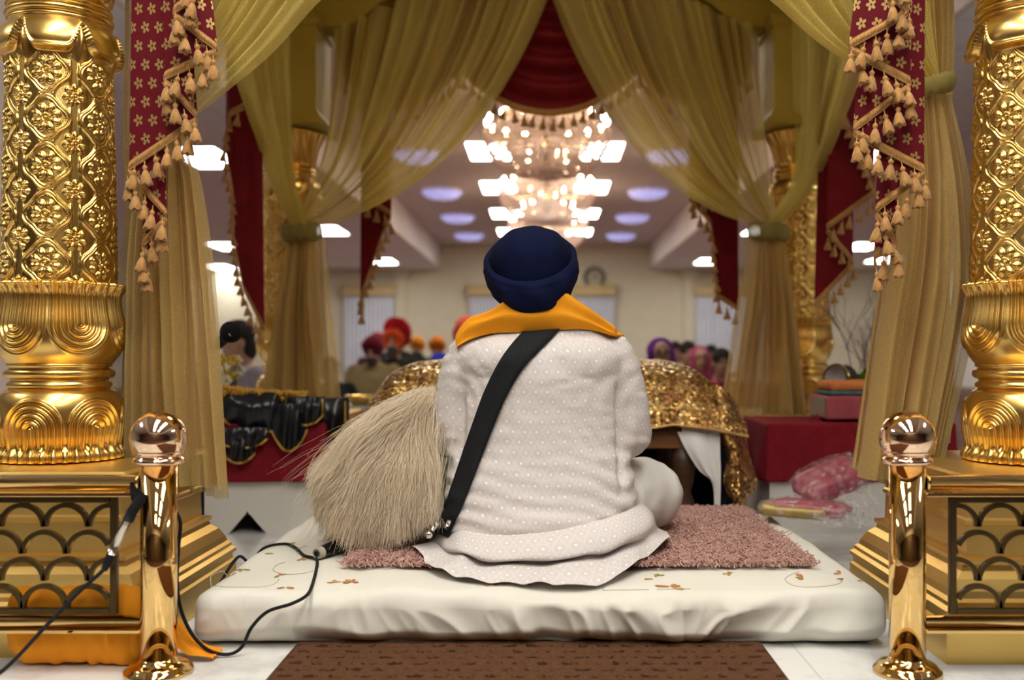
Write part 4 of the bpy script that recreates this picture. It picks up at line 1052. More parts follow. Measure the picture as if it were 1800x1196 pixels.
def leg_prims(sd, inf=0.0, kr=.088):
    hip = np.array([sd * .11, .04, .11]); kn = np.array([sd * .325, .235, .125]); an = np.array([-sd * .06, .345, .065])
    return [capsule([hip, (hip + kn) / 2 + np.array([0, -.01, .01]), kn], [.105 + inf, .10 + inf, kr + inf], 20), capsule([kn, (kn + an) / 2, an], [kr - .01 + inf, .062 + inf, .045 + inf], 18)]
def foot_prims(sd):
    an = np.array([-sd * .06, .345, .06]); toe = an + np.array([-sd * .15, -.05, -.02])
    return [capsule([an, (an + toe) / 2, toe], [.042, .038, .026], 14)]
HC = np.array([0, .075, .785])           # head centre
def head_prims(tilt=0.0):
    c = HC
    pr = [ellipsoid(c + [0, -.005, .025], (.076, .096, .095), 28, 20), ellipsoid(c + [0, .025, -.045], (.060, .070, .075), 24, 18), capsule([c + [0, .088, .02], c + [0, .102, -.012], c + [0, .106, -.025]], [.009, .012, .015], 12),
          ellipsoid(c + [0, .088, .040], (.045, .014, .012)), ellipsoid(c + [.022, .075, -.03], (.022, .02, .022)), ellipsoid(c + [-.022, .075, -.03], (.022, .02, .022)),
          ellipsoid(c + [0, .088, -.060], (.024, .010, .006)), ellipsoid(c + [0, .085, -.072], (.021, .011, .007)), ellipsoid(c + [0, .072, -.100], (.024, .02, .018)),
          ellipsoid(c + [.078, .0, -.01], (.013, .024, .034)), ellipsoid(c + [-.078, .0, -.01], (.013, .024, .034)),
          capsule([(0, .02, .58), (0, .035, .66), c + [0, -.01, -.03]], [.072, .060, .062], 20)]
    if tilt: pr = [tilt_head(q, tilt) for q in pr]
    return pr
def tilt_head(VF, a):
    V = np.asarray(VF[0], float).copy(); pv = np.array([0, .03, .66]); w = smoothstep(.62, .70, V[:, 2])[:, None]; q = V - pv; c, s = math.cos(a), math.sin(a)
    r = np.stack([q[:, 0], q[:, 1] * c + q[:, 2] * s, -q[:, 1] * s + q[:, 2] * c], 1) + pv
    return V * (1 - w) + r * w, VF[1]
def body_mesh(pose, tilt, g=1.0, vox=.008, detail=True):
    pr = [torso_loft(g, -.016)] + head_prims(tilt)
    for sd in (-1, 1):
        a, wr, d = arm_prims(sd, pose, -.010, g); pr += a + hand_prims(sd, wr, d, pose) + leg_prims(sd, -.016) + foot_prims(sd)
    V, Fs, _ = remesh(pr, vox, 3, .4); return V, Fs
def turban_mesh(rx=.132, ry=.148, c=(0, .05, .80), roll=0.0, slope=.62, rear=True, detail=90):
    """crown dome plus a wrapped band that rides low at the nape and high at the brow"""
    n = 120; a = np.linspace(0, 2 * PI, n, endpoint=False)
    cr = []
    for b in list(np.linspace(0.02, 1.5, 24)) + [1.7, 2.0, 2.4, 2.7]:
        rr = np.sin(b) ** .92 if b < PI / 2 else 1.0 - .12 * (b - PI / 2); zz = math.cos(b)
        x = np.cos(a) * .118 / .132 * rx * rr * (1 + .012 * np.sin(5 * a)); y = np.sin(a) * ry * .90 * rr
        z = .012 + .098 * zz + 0.003 * np.sin(3 * x / .03 + 8 * y) * rr; cr.append(np.stack([x, y, z], 1))
    crown = loft(cr)
    m = 26; t = np.linspace(0, 1, m)
    prof = catmull([(0.66, .02, 0), (.80, .0, 0), (.93, .22, 0), (1.0, .52, 0), (1.01, .78, 0), (.975, .94, 0), (.92, 1.0, 0), (.87, .95, 0), (.84, .82, 0), (.80, .55, 0)], m)
    S = np.zeros((n, m, 3)); q = np.sin(a)          # -1 rear, +1 front
    zt = 0.030 + slope * .14 * q; hb = .105 - 0.018 * q * (q < 0) * -1
    for j in range(m):
        lay = 0.0035 * np.abs(np.sin(prof[j, 1] * PI * 4 + a * 0.8)) + .002 * np.sin(9 * a + 6 * prof[j, 1])
        k = prof[j, 0] + lay / .13
        S[:, j, 0] = np.cos(a) * rx * k; S[:, j, 1] = np.sin(a) * ry * k
        S[:, j, 2] = zt - hb + hb * prof[j, 1]
    band = (S.reshape(-1, 3), grid_faces(n, m, cu=True))
    V, Fs = join(crown, band); cr_, sr_ = math.cos(roll), math.sin(roll)
    V = np.stack([V[:, 0] * cr_ + V[:, 2] * sr_, V[:, 1], -V[:, 0] * sr_ + V[:, 2] * cr_], 1)
    return V + np.array(c), Fs

M['skin'] = noisy('skin', (0.42, 0.22, 0.14), (0.46, 0.25, 0.16), 0.5, 0, 20, None, **{'Subsurface Weight': 0.05})
M['eye'] = mat('eye', (0.02, 0.015, 0.012), 0.1)
def kurta_mat():
    m = mat('white_printed_cotton', (0.72, 0.68, 0.67), 0.85); t, N, L, b = nt(m)
    v = coords(m, 'UV'); s = add(m, 'ShaderNodeSeparateXYZ'); L.new(v, s.inputs[0])
    k = 1 / 0.031
    X = mth(m, 'MULTIPLY', s.outputs[0], k); Z = mth(m, 'MULTIPLY', s.outputs[1], k * 1.1547)
    row = mth(m, 'FLOOR', Z); X2 = mth(m, 'ADD', X, mth(m, 'MULTIPLY', row, 0.5))
    fx = mth(m, 'SUBTRACT', mth(m, 'FRACT', X2), .5); fz = mth(m, 'MULTIPLY', mth(m, 'SUBTRACT', mth(m, 'FRACT', Z), .5), .866)
    r = mth(m, 'SQRT', mth(m, 'ADD', mth(m, 'MULTIPLY', fx, fx), mth(m, 'MULTIPLY', fz, fz)))
    dot = mth(m, 'LESS_THAN', r, .095)
    ring = mth(m, 'LESS_THAN', mth(m, 'ABSOLUTE', mth(m, 'SUBTRACT', r, .44)), .035)
    f = mth(m, 'MAXIMUM', dot, mth(m, 'MULTIPLY', ring, .35))
    L.new(mix(m, f, (0.66, 0.61, 0.595), (0.90, 0.86, 0.85)), b.inputs['Base Color']); return m
M['kurta'] = kurta_mat()
M['navy'] = noisy('navy_turban_cloth', (0.0022, 0.0045, 0.028), (0.0032, 0.0065, 0.036), 0.9, 0, 30, (700, 0.25, 0.001))
M['orange_scarf'] = noisy('orange_scarf', (0.80, 0.30, 0.012), (0.84, 0.34, 0.016), 0.85, 0, 12, (500, 0.12, 0.001))

# ------------------------------------------------------------------ the man in the middle
ML = np.array([-0.012, 2.83, 0.152])
HS = 0.024
def headshift(VF):
    V = np.asarray(VF[0], float).copy(); V[:, 0] -= HS * smoothstep(.60, .70, V[:, 2]); return V, VF[1]
man = thing('person', 'person seated cross-legged seen from behind in white kurta, navy turban and orange scarf', 'person', ML)
bv, bf = body_mesh('lap', 0.10, 1.0, .0065)
part('body', headshift((bv, bf)), M['skin'], man, True, True)
for sd in (-1, 1):
    part('eye', headshift(tilt_head(ellipsoid(HC + [sd * .03, .082, .018], (.013, .010, .008), 14, 10), .10)), M['eye'], man, True, True)
bd = remesh([tilt_head(q, .1) for q in (ellipsoid(HC + [0, .055, -.09], (.062, .055, .055)), ellipsoid(HC + [0, .075, -.14], (.045, .04, .06)), capsule([HC + [-.045, .085, -.055], HC + [0, .1, -.047], HC + [.045, .085, -.055]], [.008, .012, .008]))], .006, 4)
part('beard', headshift(bd), noisy('dark_beard', (0.03, 0.025, 0.022), (0.06, 0.05, 0.045), .8, 0, 200), man, True, True)
tv, tf = turban_mesh(roll=-0.10, c=(-.004 - HS, .035, .812))
part('turban', (tv, tf), M['navy'], man, True, True)
# kurta: one surface grown over torso and sleeves
pr = [torso_loft(1.0, .006), capsule([(-.15, .0, .565), (-.07, .0, .590), (.08, .0, .604), (.16, .0, .580)], [.045, .055, .055, .046], 20), ellipsoid((0, -.03, .09), (.275, .165, .10), 36, 20)]
for sd in (-1, 1):
    a, wr, d = arm_prims(sd, 'lap', .006, .985, True); pr += a
    pr.append(ellipsoid((sd * .10, -.03, .53), (.13, .10, .075), 24, 16))
    pr.append(capsule([(sd * .23, .03, .50), (sd * .245, .02, .40), (sd * .235, .0, .30)], [.05, .055, .04], 14))
kv, kf, kn = remesh(pr, .0075, 10, .5)
sidew = smoothstep(.08, .24, np.abs(kv[:, 0])); backw = smoothstep(.10, -.05, kv[:, 1])
rad = np.hypot(np.abs(kv[:, 0]) - .30, (kv[:, 2] - .40))
f1 = 0.0015 * np.sin(rad * 165 + 5 * noise(kv, 7)) * smoothstep(.30, .12, rad) * smoothstep(.02, .10, rad)       # creases round the armpits
f2 = 0.0040 * np.sin(kv[:, 2] * 120 + 25 * kv[:, 0] + 4 * noise(kv * np.array([1, 1, .6]), 9)) * smoothstep(.36, .2, kv[:, 2]) * (0.35 + .65 * sidew)
f3 = 0.0026 * noise(kv * np.array([.8, 1, 3.0]), 10) + .0018 * noise(kv * np.array([1.2, 1, 3.0]) + 7, 26)
gro = np.exp(-((np.abs(kv[:, 0]) - (.222 - .03 * (kv[:, 2] - .3))) / .011) ** 2) * smoothstep(.50, .40, kv[:, 2]) * smoothstep(.14, .22, kv[:, 2]) * backw
kv = kv + kn * (f1 + f2 + f3 - .016 * gro)[:, None]
# skirt of the kurta: a rolled fold, then the hem spread over the rug and mattress
def kp(x, y, Y): return P(x, y, Y) - ML
rows = [
    [kp(792, 905, 2.86), kp(815, 925, 2.72), kp(860, 935, 2.68), kp(940, 932, 2.66), kp(1020, 922, 2.66), kp(1085, 905, 2.69), kp(1118, 890, 2.78), kp(1128, 880, 2.92)],
    [kp(776, 930, 2.84), kp(806, 950, 2.66), kp(860, 958, 2.60), kp(940, 955, 2.58), kp(1030, 942, 2.585), kp(1095, 925, 2.62), kp(1138, 908, 2.74), kp(1146, 900, 2.92)],
    [kp(765, 945, 2.83), kp(796, 968, 2.63), kp(860, 982, 2.555), kp(940, 983, 2.545), kp(1035, 974, 2.55), kp(1105, 950, 2.60), kp(1146, 925, 2.72), kp(1152, 915, 2.92)],
    [kp(758, 952, 2.83), kp(795, 974, 2.66), kp(862, 988, 2.60), kp(940, 989, 2.59), kp(1035, 981, 2.59), kp(1105, 958, 2.65), kp(1150, 938, 2.75), kp(1156, 925, 2.92)],
    [kp(745, 962, 2.80), kp(785, 990, 2.57), kp(860, 1003, 2.50), kp(940, 1005, 2.49), kp(1035, 1000, 2.50), kp(1110, 972, 2.60), kp(1160, 944, 2.76), kp(1166, 932, 2.93)],
    [kp(722, 970, 2.76), kp(765, 1008, 2.55), kp(850, 1024, 2.445), kp(940, 1029, 2.42), kp(1050, 1029, 2.42), kp(1128, 985, 2.60), kp(1176, 945, 2.76), kp(1172, 938, 2.95)]]
rows = np.array(rows); mid = np.stack([catmull(r, 150) for r in rows]); sk = np.stack([catmull(mid[:, i], 60) for i in range(150)])
U, W = np.meshgrid(np.linspace(0, 1, 150), np.linspace(0, 1, 60), indexing='ij')
wv = .012 * np.exp(-((U - .12 - .1 * W) / .035) ** 2) * W + .010 * np.exp(-((U - .27 + .1 * W) / .03) ** 2) * W + .008 * np.exp(-((U - .8 + .08 * W) / .03) ** 2) * W + 0.006 * np.sin(U * 34 + 5 * W + 2 * noise(sk, 8)) * W + .006 * noise(sk * np.array([2, 1, 1]), 12) * (.3 + W) + .010 * np.exp(-((U - .16) / .05) ** 2) * np.sin(W * 8) * W
sk[..., 2] += wv; sk[..., 1] -= .5 * wv
def floor_z(q):
    w = q + ML; z = np.full(w.shape[:2], MZ + .006); inr = (w[..., 1] > RY0 - .01) & (w[..., 0] > RX0) & (w[..., 0] < RX1); z[inr] = MZ + .036; return z - ML[2]
sk[..., 2] = np.maximum(sk[..., 2], floor_z(sk) + .004 * (1 + np.sin(U * 40)) * W)
Vk, Fk = join((kv, kf), (sk.reshape(-1, 3), grid_faces(150, 60)))
sku = np.stack([U * .72, W * .24], 2).reshape(-1, 2)
kuv = np.vstack([np.stack([kv[:, 0] + .5 * kv[:, 1], kv[:, 2] - .35 * kv[:, 1]], 1), sku])
ku = part('kurta', (Vk, Fk), M['kurta'], man, True, True, uv=kuv)
kbvh = BVHTree.FromPolygons([Vector(v) for v in Vk], Fk)
flap = []
fl_rows = [[kp(1062, 1010, 2.50), kp(1090, 992, 2.55), kp(1120, 975, 2.62)], [kp(1072, 1022, 2.44), kp(1100, 1008, 2.50), kp(1128, 986, 2.585)], [kp(1074, 1026, 2.425), kp(1105, 1012, 2.49), kp(1131, 987, 2.58)]]
# trousers
pr = []
for sd in (-1, 1): pr += leg_prims(sd, .020, .092)
pr.append(ellipsoid((0, .0, .09), (.24, .15, .09)))
lv, lf, ln = remesh(pr, .010, 8, .5); lv = lv + ln * (.006 * noise(lv * np.array([2, 1, 1]), 14) + .003 * noise(lv, 30))[:, None]
part('trousers', (lv, lf), M['white_fabric'], man, True, True)
def on_back(x, y, off=.005):
    d = Vector(P(x, y, 1.0) - np.array([0, 0, H])).normalized(); o = Vector(np.array([0, 0, H]) - ML); h = kbvh.ray_cast(o, d)
    if h[0] is None: return None
    return np.array(h[0]) - np.array(d) * off
# strap: a band over the right shoulder, across the back to the left hip
cl = catmull([(972, 556, 0), (952, 580, 0), (905, 632, 0), (872, 690, 0), (848, 750, 0), (826, 810, 0), (806, 865, 0), (790, 905, 0), (776, 940, 0)], 90)[:, :2]
L_, R_ = [], []
for i, (x, y) in enumerate(cl):
    a, b = cl[max(i - 1, 0)], cl[min(i + 1, 89)]; d = (b - a) / np.linalg.norm(b - a); nrm = np.array([-d[1], d[0]])
    hw = 24 - 11 * i / 89
    q = [on_back(x + nrm[0] * hw * k, y + nrm[1] * hw * k) for k in (-1, -.5, 0, .5, 1)]
    q = [v if v is not None else None for v in q]
    if q[2] is None: continue
    q = [v if v is not None else q[2] + np.array([nrm[0] * hw * k / F * 2.7, 0, -nrm[1] * hw * k / F * 2.7]) for v, k in zip(q, (-1, -.5, 0, .5, 1))]
    L_.append(q)
st = np.array(L_)
for it in range(6): st[1:-1, :, 1] = (st[:-2, :, 1] + st[1:-1, :, 1] * 2 + st[2:, :, 1]) / 4
st[:, :, 1] -= .0075; bk = st.copy(); bk[:, :, 1] += .005
ringz = [np.vstack([st[i], bk[i][::-1]]) for i in range(len(st))]
part('shoulder_strap', loft(ringz), M['black_cloth'], man, True, True)
bk_ = [tube([kp(768, 920, 2.70), kp(757, 936, 2.69)], .007, 10), ellipsoid(kp(754, 940, 2.69), (.011, .011, .011), 14, 10), tube([kp(786, 925, 2.69), kp(790, 915, 2.69)], .006, 10)]
part('strap_buckle', join(*bk_), mat('silver', (0.8, 0.78, 0.74), .15, 1.0), man, True, True)
# scarf collar
up = [(-1, 0), (802, 596), (820, 563), (860, 548), (887, 532), (907, 526), (932, 527), (948, 518), (986, 511), (1016, 528), (1046, 548), (1083, 578)]
lo_ = [(-1, 0), (803, 603), (826, 590), (860, 579), (887, 575), (908, 574), (936, 573), (962, 571), (990, 569), (1018, 569), (1048, 574), (1083, 585)]
Us, Ls = [], []
for (a, b), (c, d) in zip(up[1:], lo_[1:]):
    q = on_back(c, d + 9, .012); q = q if q is not None else kp(c, d, 2.80); Ls.append(q)
    e = abs(a - 945) / 145.0; Us.append(kp(a, b, 2.765 + .05 * e ** 2))
Ls = np.array(Ls); Us = np.array(Us)
Ls = np.vstack([[-.15, .225, .40], [-.165, .20, .49], [-.20, .13, .575], [-.225, .05, .600], Ls, [.240, .05, .605], [.215, .13, .575], [.175, .20, .49], [.16, .225, .40]]); Us = np.vstack([[-.08, .225, .41], [-.09, .20, .50], [-.11, .14, .60], [-.135, .06, .645], Us, [.15, .06, .65], [.12, .14, .60], [.09, .20, .50], [.08, .225, .41]])
nU = 220; Lc, Uc = catmull(Ls, nU), catmull(Us, nU); sc_ = np.zeros((nU, 34, 3))
for j in range(34):
    t = j / 33
    if t < .72:
        k = t / .72; q = Lc * (1 - k) + Uc * k; q = q + np.array([0, -1, .2]) * ((.020 * math.sin(PI * k) ** .7) * (1 - .55 * np.abs(np.linspace(-1, 1, nU)) ** 2)[:, None])
    else:
        k = (t - .72) / .28; q = Uc + np.array([0, .035 * k, -.045 * k * k])
    q = q + np.array([0, -.004, .004])[None] * np.sin(np.linspace(0, 1, nU) * 9 + t * 14)[:, None]
    sc_[:, j] = q
inner = sc_.copy(); inner[..., 1] += .004
part('scarf', (sc_.reshape(-1, 3), grid_faces(nU, 34)), M['orange_scarf'], man, True, True)

# ------------------------------------------------------------------ whisk
M['yak'] = mat('cream_yak_hair', (0.66, 0.53, 0.36), 0.55)
t_, N_, L_n, b_n = nt(M['yak'])
hi = add(M['yak'], 'ShaderNodeHairInfo'); rr = ramp(M['yak'], hi.outputs['Random'], [(0.0, (0.55, 0.42, 0.26)), (0.5, (0.78, 0.65, 0.48)), (1.0, (0.90, 0.80, 0.66))]); L_n.new(rr.outputs[0], b_n.inputs['Base Color'])
wk = thing('hair_whisk', 'large cream long-haired whisk fanned out left of the seated man', 'whisk', P(640, 930, 2.9))
N, n = 14000, 14; t = np.linspace(0, 1, n)
g = rng.normal(0, 1, (N, 3)); r0 = np.stack([P(756, 700, 2.95)] * N) + g * np.array([.022, .05, .012])
f = rng.uniform(0, 1, N) ** 0.9; dep = rng.uniform(0, 1, N)
arc = catmull([(560, 830, 0), (562, 885, 0), (584, 925, 0), (618, 950, 0), (668, 948, 0), (718, 932, 0), (764, 912, 0)], 200)
ti = arc[(f * 199).astype(int)]; ln_ = 1.07 - .36 * rng.random(N) ** 1.5
tx, ty = 756 + (ti[:, 0] - 756) * ln_, 700 + (ti[:, 1] - 700) * ln_
Yt = 2.70 + .24 * dep + .05 * (1 - f)
tip = np.stack([(tx - CX) / F * Yt, Yt, H - (ty - CY) / F * Yt], 1); tip[:, 2] = np.maximum(tip[:, 2], MZ + .012)
ctl = r0 * .45 + tip * .55 + np.stack([-.014 + .024 * g[:, 0], -.06 * (1 - dep), .062 + .02 * (1 - f) + .02 * g[:, 1]], 1)
S = ((1 - t) ** 2)[None, :, None] * r0[:, None] + (2 * t * (1 - t))[None, :, None] * ctl[:, None] + (t * t)[None, :, None] * tip[:, None]
cn = np.stack([noise(S * np.array([1, 1, .5]), 16), noise(S * np.array([1, 1, .5]) + 11, 16), noise(S + 23, 16)], 2)
S = S + cn * (0.024 * t)[None, :, None] + rng.normal(0, .006, (N, 1, 3)) * (t ** 2)[None, :, None]
wi = rng.random(N) < .03
S[wi] += (rng.normal(0, .05, (wi.sum(), 1, 3)) + np.array([-.03, 0, 0])) * (t ** 2)[None, :, None]
S[..., 2] = np.maximum(S[..., 2], MZ + .010)
hair_object('hair', S, np.linspace(.00055, .00028, n), M['yak'], wk)
h0, h1 = P(556, 956, 2.735), P(640, 925, 2.93); h0[2] = MZ + .022; h1[2] = MZ + .035; dv = h1 - h0
hd = part('handle', tube([h0 + dv * .10, h0 + dv * .3, h0 + dv * .7, h1], [.0165, .019, .018, .014], 24), mat('black_lacquer', (0.012, 0.012, 0.012), .3), wk)
part('end_cap', tube([h0, h0 + dv * .02, h0 + dv * .10], [.0135, .0155, .0165], 24), mat('grey_cap', (0.42, 0.37, 0.31), .4), wk)
part('end_hole', tube([h0 - dv * .004, h0 + dv * .003], [.008, .008], 16), M['black'], hd)
fe = P(770, 700, 2.96); part('ferrule', tube([fe + np.array([-.01, -.0, -.004]), fe + np.array([.05, .04, -.03])], [.026, .016], 20), mat('silver_ferrule', (.7, .68, .64), .25, 1.0), wk)
# ================================================================== THE LOW THRONE AND ITS CLOTHS
M['wood'] = noisy('brown_wood', (0.15, 0.06, 0.02), (0.23, 0.10, 0.035), 0.35, 0, 4, None, 'Object', 6, (1.5, 12, 12))
M['shaded_leg_wood'] = noisy('shaded_brown_wood', (0.040, 0.016, 0.008), (0.065, 0.028, 0.012), 0.5, 0, 4, None, 'Object', 6, (1.5, 12, 12))  # the brown wood again, with the shade under the throne darkened into its colour
MJ0, MJ1, MJY0, MJY1, MJZ = -0.60, 0.565, 3.66, 4.30, 0.445
mj = thing('low_throne', 'low wooden throne platform under the gold brocade cloth', 'platform', (0, (MJY0 + MJY1) / 2, 0))
part('frame', join(box((MJ0, MJY0, MJZ - .085), (MJ1, MJY0 + .05, MJZ - .012), .006), box((MJ0, MJY1 - .05, MJZ - .085), (MJ1, MJY1, MJZ - .012), .006), box((MJ0, MJY0 + .05, MJZ - .085), (MJ0 + .05, MJY1 - .05, MJZ - .012)), box((MJ1 - .05, MJY0 + .05, MJZ - .085), (MJ1, MJY1 - .05, MJZ - .012))), M['wood'], mj, False)
part('top_board', box((MJ0, MJY0, MJZ - .012), (MJ1, MJY1, MJZ - .002)), M['wood'], mj, False)
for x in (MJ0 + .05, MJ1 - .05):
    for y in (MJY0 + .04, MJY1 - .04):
        part('leg', lathe([(.022, 0), (.030, .03), (.022, .06), (.036, .10), (.040, .16), (.026, .20), (.036, .23), (.044, .30), (.044, MJZ - .08)], 24, (x, y, 0)), M['shaded_leg_wood'], mj)
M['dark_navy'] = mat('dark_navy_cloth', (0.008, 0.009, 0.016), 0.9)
def hang(name, rows, m, label=None, root=None, cat=None, nu=40, nv=40, wav=0.004):
    rows = np.array(rows, float); a = np.stack([catmull(r, nu) for r in rows]); b = np.stack([catmull(a[:, i], nv) for i in range(nu)])
    b[..., 1] += wav * np.sin(np.linspace(0, 1, nu) * 22)[:, None] * np.linspace(0, 1, nv)[None] + wav * noise(b, 14)
    f = b.copy(); f[..., 1] += .0025
    V = np.vstack([b.reshape(-1, 3), f.reshape(-1, 3)]); g = grid_faces(nu, nv).tolist(); k = nu * nv
    Fs = g + [[i + k for i in q][::-1] for q in g]
    if root is not None: return part(name, (V, Fs), m, root)
    return solo(name, (V, Fs), m, label, cat)
# dark sheet added to deepen the shade under the throne, maroon floor cloth
solo('dark_shade_sheet', boxgrid((MJ0 - .02, MJY1 + .02, .012), (MJ1 + .26, MJY1 + .03, MJZ - .01), (40, 1, 6), .003), M['dark_navy'], 'added dark sheet for the shade behind the legs of the low throne', 'cloth')
solo('maroon_floor_cloth', boxgrid((-0.80, 3.64, 0.001), (0.84, 4.75, .009), (30, 20, 1), .003), M['maroon'], 'dark maroon cloth spread on the floor under the low throne', 'cloth')
YM = MJY0 - .015
wc = thing('white_undercloth', 'white cloth with a pointed corner hanging under the gold brocade', 'cloth', (0.4, YM, .3))
hang('front_fold', [[P(1120, 742, YM), P(1160, 742, YM), P(1200, 740, YM), P(1262, 742, YM)], [P(1120, 757, YM - .004), P(1150, 757, YM - .004), P(1185, 756, YM - .004), P(1262, 757, YM - .004)]], M['white_fabric'], root=wc, nv=12, wav=.002)
hang('hanging_corner', [[P(1186, 750, YM - .008), P(1215, 750, YM - .012), P(1240, 750, YM - .004), P(1266, 750, YM - .008)], [P(1205, 790, YM - .01), P(1228, 790, YM - .022), P(1248, 790, YM - .006), P(1266, 790, YM - .01)], [P(1228, 826, YM - .008), P(1243, 826, YM - .02), P(1255, 830, YM - .006), P(1267, 830, YM - .01)], [P(1252, 850, YM - .008), P(1257, 855, YM - .01), P(1262, 855, YM - .006), P(1267, 858, YM - .01)], [P(1256, 900, YM - .006), P(1259, 902, YM - .006), P(1262, 902, YM - .006), P(1266, 896, YM - .006)]], M['white_fabric'], root=wc)
def brocade():
    m = mat('gold_sequin_brocade', (0.6, 0.4, 0.12), 0.35, 0.75); t, N, L, b = nt(m); v = coords(m)
    vo = add(m, 'ShaderNodeTexVoronoi'); vo.inputs['Scale'].default_value = 105; L.new(v, vo.inputs['Vector'])
    s = add(m, 'ShaderNodeSeparateXYZ'); L.new(v, s.inputs[0])
    k = 8.5; X = mth(m, 'SUBTRACT', mth(m, 'FRACT', mth(m, 'MULTIPLY', s.outputs[0], k)), .5); Z = mth(m, 'SUBTRACT', mth(m, 'FRACT', mth(m, 'ADD', mth(m, 'MULTIPLY', s.outputs[2], k), mth(m, 'MULTIPLY', s.outputs[1], k * .8))), .5)
    r = mth(m, 'SQRT', mth(m, 'ADD', mth(m, 'MULTIPLY', X, X), mth(m, 'MULTIPLY', Z, Z))); th = mth(m, 'ARCTAN2', Z, X)
    pet = mth(m, 'MULTIPLY', .46, mth(m, 'ABSOLUTE', mth(m, 'COSINE', mth(m, 'MULTIPLY', th, 4)))); ins = mth(m, 'LESS_THAN', r, pet)
    rc = ramp(m, vo.outputs['Color'], [(0.0, (0.10, 0.035, 0.012)), (0.30, (0.36, 0.17, 0.04)), (0.55, (0.70, 0.47, 0.15)), (0.8, (0.88, 0.68, 0.32)), (1.0, (0.85, 0.72, 0.5))])
    rd = ramp(m, vo.outputs['Color'], [(0.0, (0.06, 0.02, 0.008)), (0.45, (0.22, 0.09, 0.025)), (0.70, (0.50, 0.30, 0.08)), (0.86, (0.75, 0.5, 0.18)), (0.90, (0.10, 0.28, 0.26)), (1.0, (0.8, 0.6, 0.3))])
    L.new(mix(m, ins, rd.outputs[0], rc.outputs[0]), b.inputs['Base Color'])
    n2 = add(m, 'ShaderNodeNormalMap') if False else None
    bp = add(m, 'ShaderNodeBump'); bp.inputs['Strength'].default_value = .9; bp.inputs['Distance'].default_value = .006
    sv = add(m, 'ShaderNodeSeparateXYZ'); L.new(vo.outputs['Position'], sv.inputs[0])
    # each sequin leans its own way
    cs = add(m, 'ShaderNodeVectorMath', operation='SUBTRACT'); L.new(vo.outputs['Color'], cs.inputs[0]); cs.inputs[1].default_value = (.5, .5, .5)
    sc1 = add(m, 'ShaderNodeVectorMath', operation='SCALE'); L.new(cs.outputs[0], sc1.inputs[0]); sc1.inputs['Scale'].default_value = 0.9
    ge = add(m, 'ShaderNodeNewGeometry'); ad = add(m, 'ShaderNodeVectorMath', operation='ADD'); L.new(ge.outputs['Normal'], ad.inputs[0]); L.new(sc1.outputs[0], ad.inputs[1])
    no = add(m, 'ShaderNodeVectorMath', operation='NORMALIZE'); L.new(ad.outputs[0], no.inputs[0]); L.new(no.outputs[0], b.inputs['Normal'])
    return m
M['brocade'] = brocade(); M['brown_lining'] = mat('brown_lining', (0.09, 0.035, 0.015), .8)
br = thing('brocade_cloth', 'gold sequinned brocade cloth domed over the low throne', 'brocade', (0, 3.95, MJZ))
# profile across the width: (x, z of ridge)
ax = catmull([P(640, 742, 3.9), P(652, 712, 3.9), P(668, 682, 3.9), P(700, 648, 3.9), P(760, 632, 3.9), P(880, 628, 3.9), P(1000, 627, 3.9), P(1120, 630, 3.9), P(1180, 636, 3.9), P(1225, 654, 3.9), P(1262, 690, 3.9), P(1290, 728, 3.9)], 140)
rx_ = ax[:, 0]; rz_ = ax[:, 2]
vy = [(3.615, 0.0), (3.625, .10), (3.66, .42), (3.72, .70), (3.80, .90), (3.90, 1.0), (4.02, .98), (4.14, .80), (4.24, .50), (4.31, .18), (4.325, 0)]
vy = catmull([(a, b, 0) for a, b in vy], 80)
zbase = np.interp(rx_, [-.72, -.55, -.2, .3, .47, .62, .75], [.41, .425, .432, .428, .445, .43, .41])
S = np.zeros((140, 80, 3)); S[..., 0] = rx_[:, None]; S[..., 1] = vy[None, :, 0]
S[..., 2] = zbase[:, None] + np.maximum(rz_ - zbase, 0)[:, None] * vy[None, :, 1]
S += (noise(S, 7) * .010)[..., None] * np.array([.3, -.3, 1]) + (noise(S, 22) * .003)[..., None]
S2 = S.copy(); S2[..., 2] -= .005; S2[:, :3, 1] += .004
g = grid_faces(140, 80).tolist(); k = 140 * 80
bv_ = np.vstack([S.reshape(-1, 3)]); part('spread', (bv_, g), M['brocade'], br)
part('border', tube(S[:, 0] + np.array([0, -.002, -.002]), .0055, 8), noisy('gold_cord', (.60, .40, .13), (.35, .2, .06), .4, .5, 200), br)
hang('side_fall', [[P(1236, 668, 3.80), P(1258, 676, 3.72), P(1280, 690, 3.72), P(1296, 712, 3.85)], [P(1252, 742, 3.70), P(1268, 735, 3.64), P(1290, 735, 3.66), P(1306, 742, 3.82)], [P(1277, 800, 3.66), P(1288, 800, 3.60), P(1304, 798, 3.64), P(1318, 800, 3.78)], [P(1272, 850, 3.64), P(1290, 855, 3.595), P(1310, 845, 3.63), P(1330, 838, 3.74)], [P(1290, 886, 3.63), P(1298, 893, 3.60), P(1306, 884, 3.62), P(1331, 858, 3.72)]], M['brocade'], root=br, nu=50, nv=60, wav=.006)
hang('lining', [[P(1252, 738, 3.72), P(1260, 738, 3.70), P(1272, 738, 3.68)], [P(1262, 800, 3.70), P(1270, 800, 3.68), P(1282, 800, 3.66)], [P(1264, 870, 3.69), P(1272, 870, 3.67), P(1280, 860, 3.66)], [P(1268, 915, 3.685), P(1278, 912, 3.67), P(1290, 895, 3.66)]], M['dark_navy'], root=br, wav=.003)
part('lining', boxgrid((.26, 3.632, .425), (.50, 3.650, .462), (10, 2, 3), .002), M['brown_lining'], br)

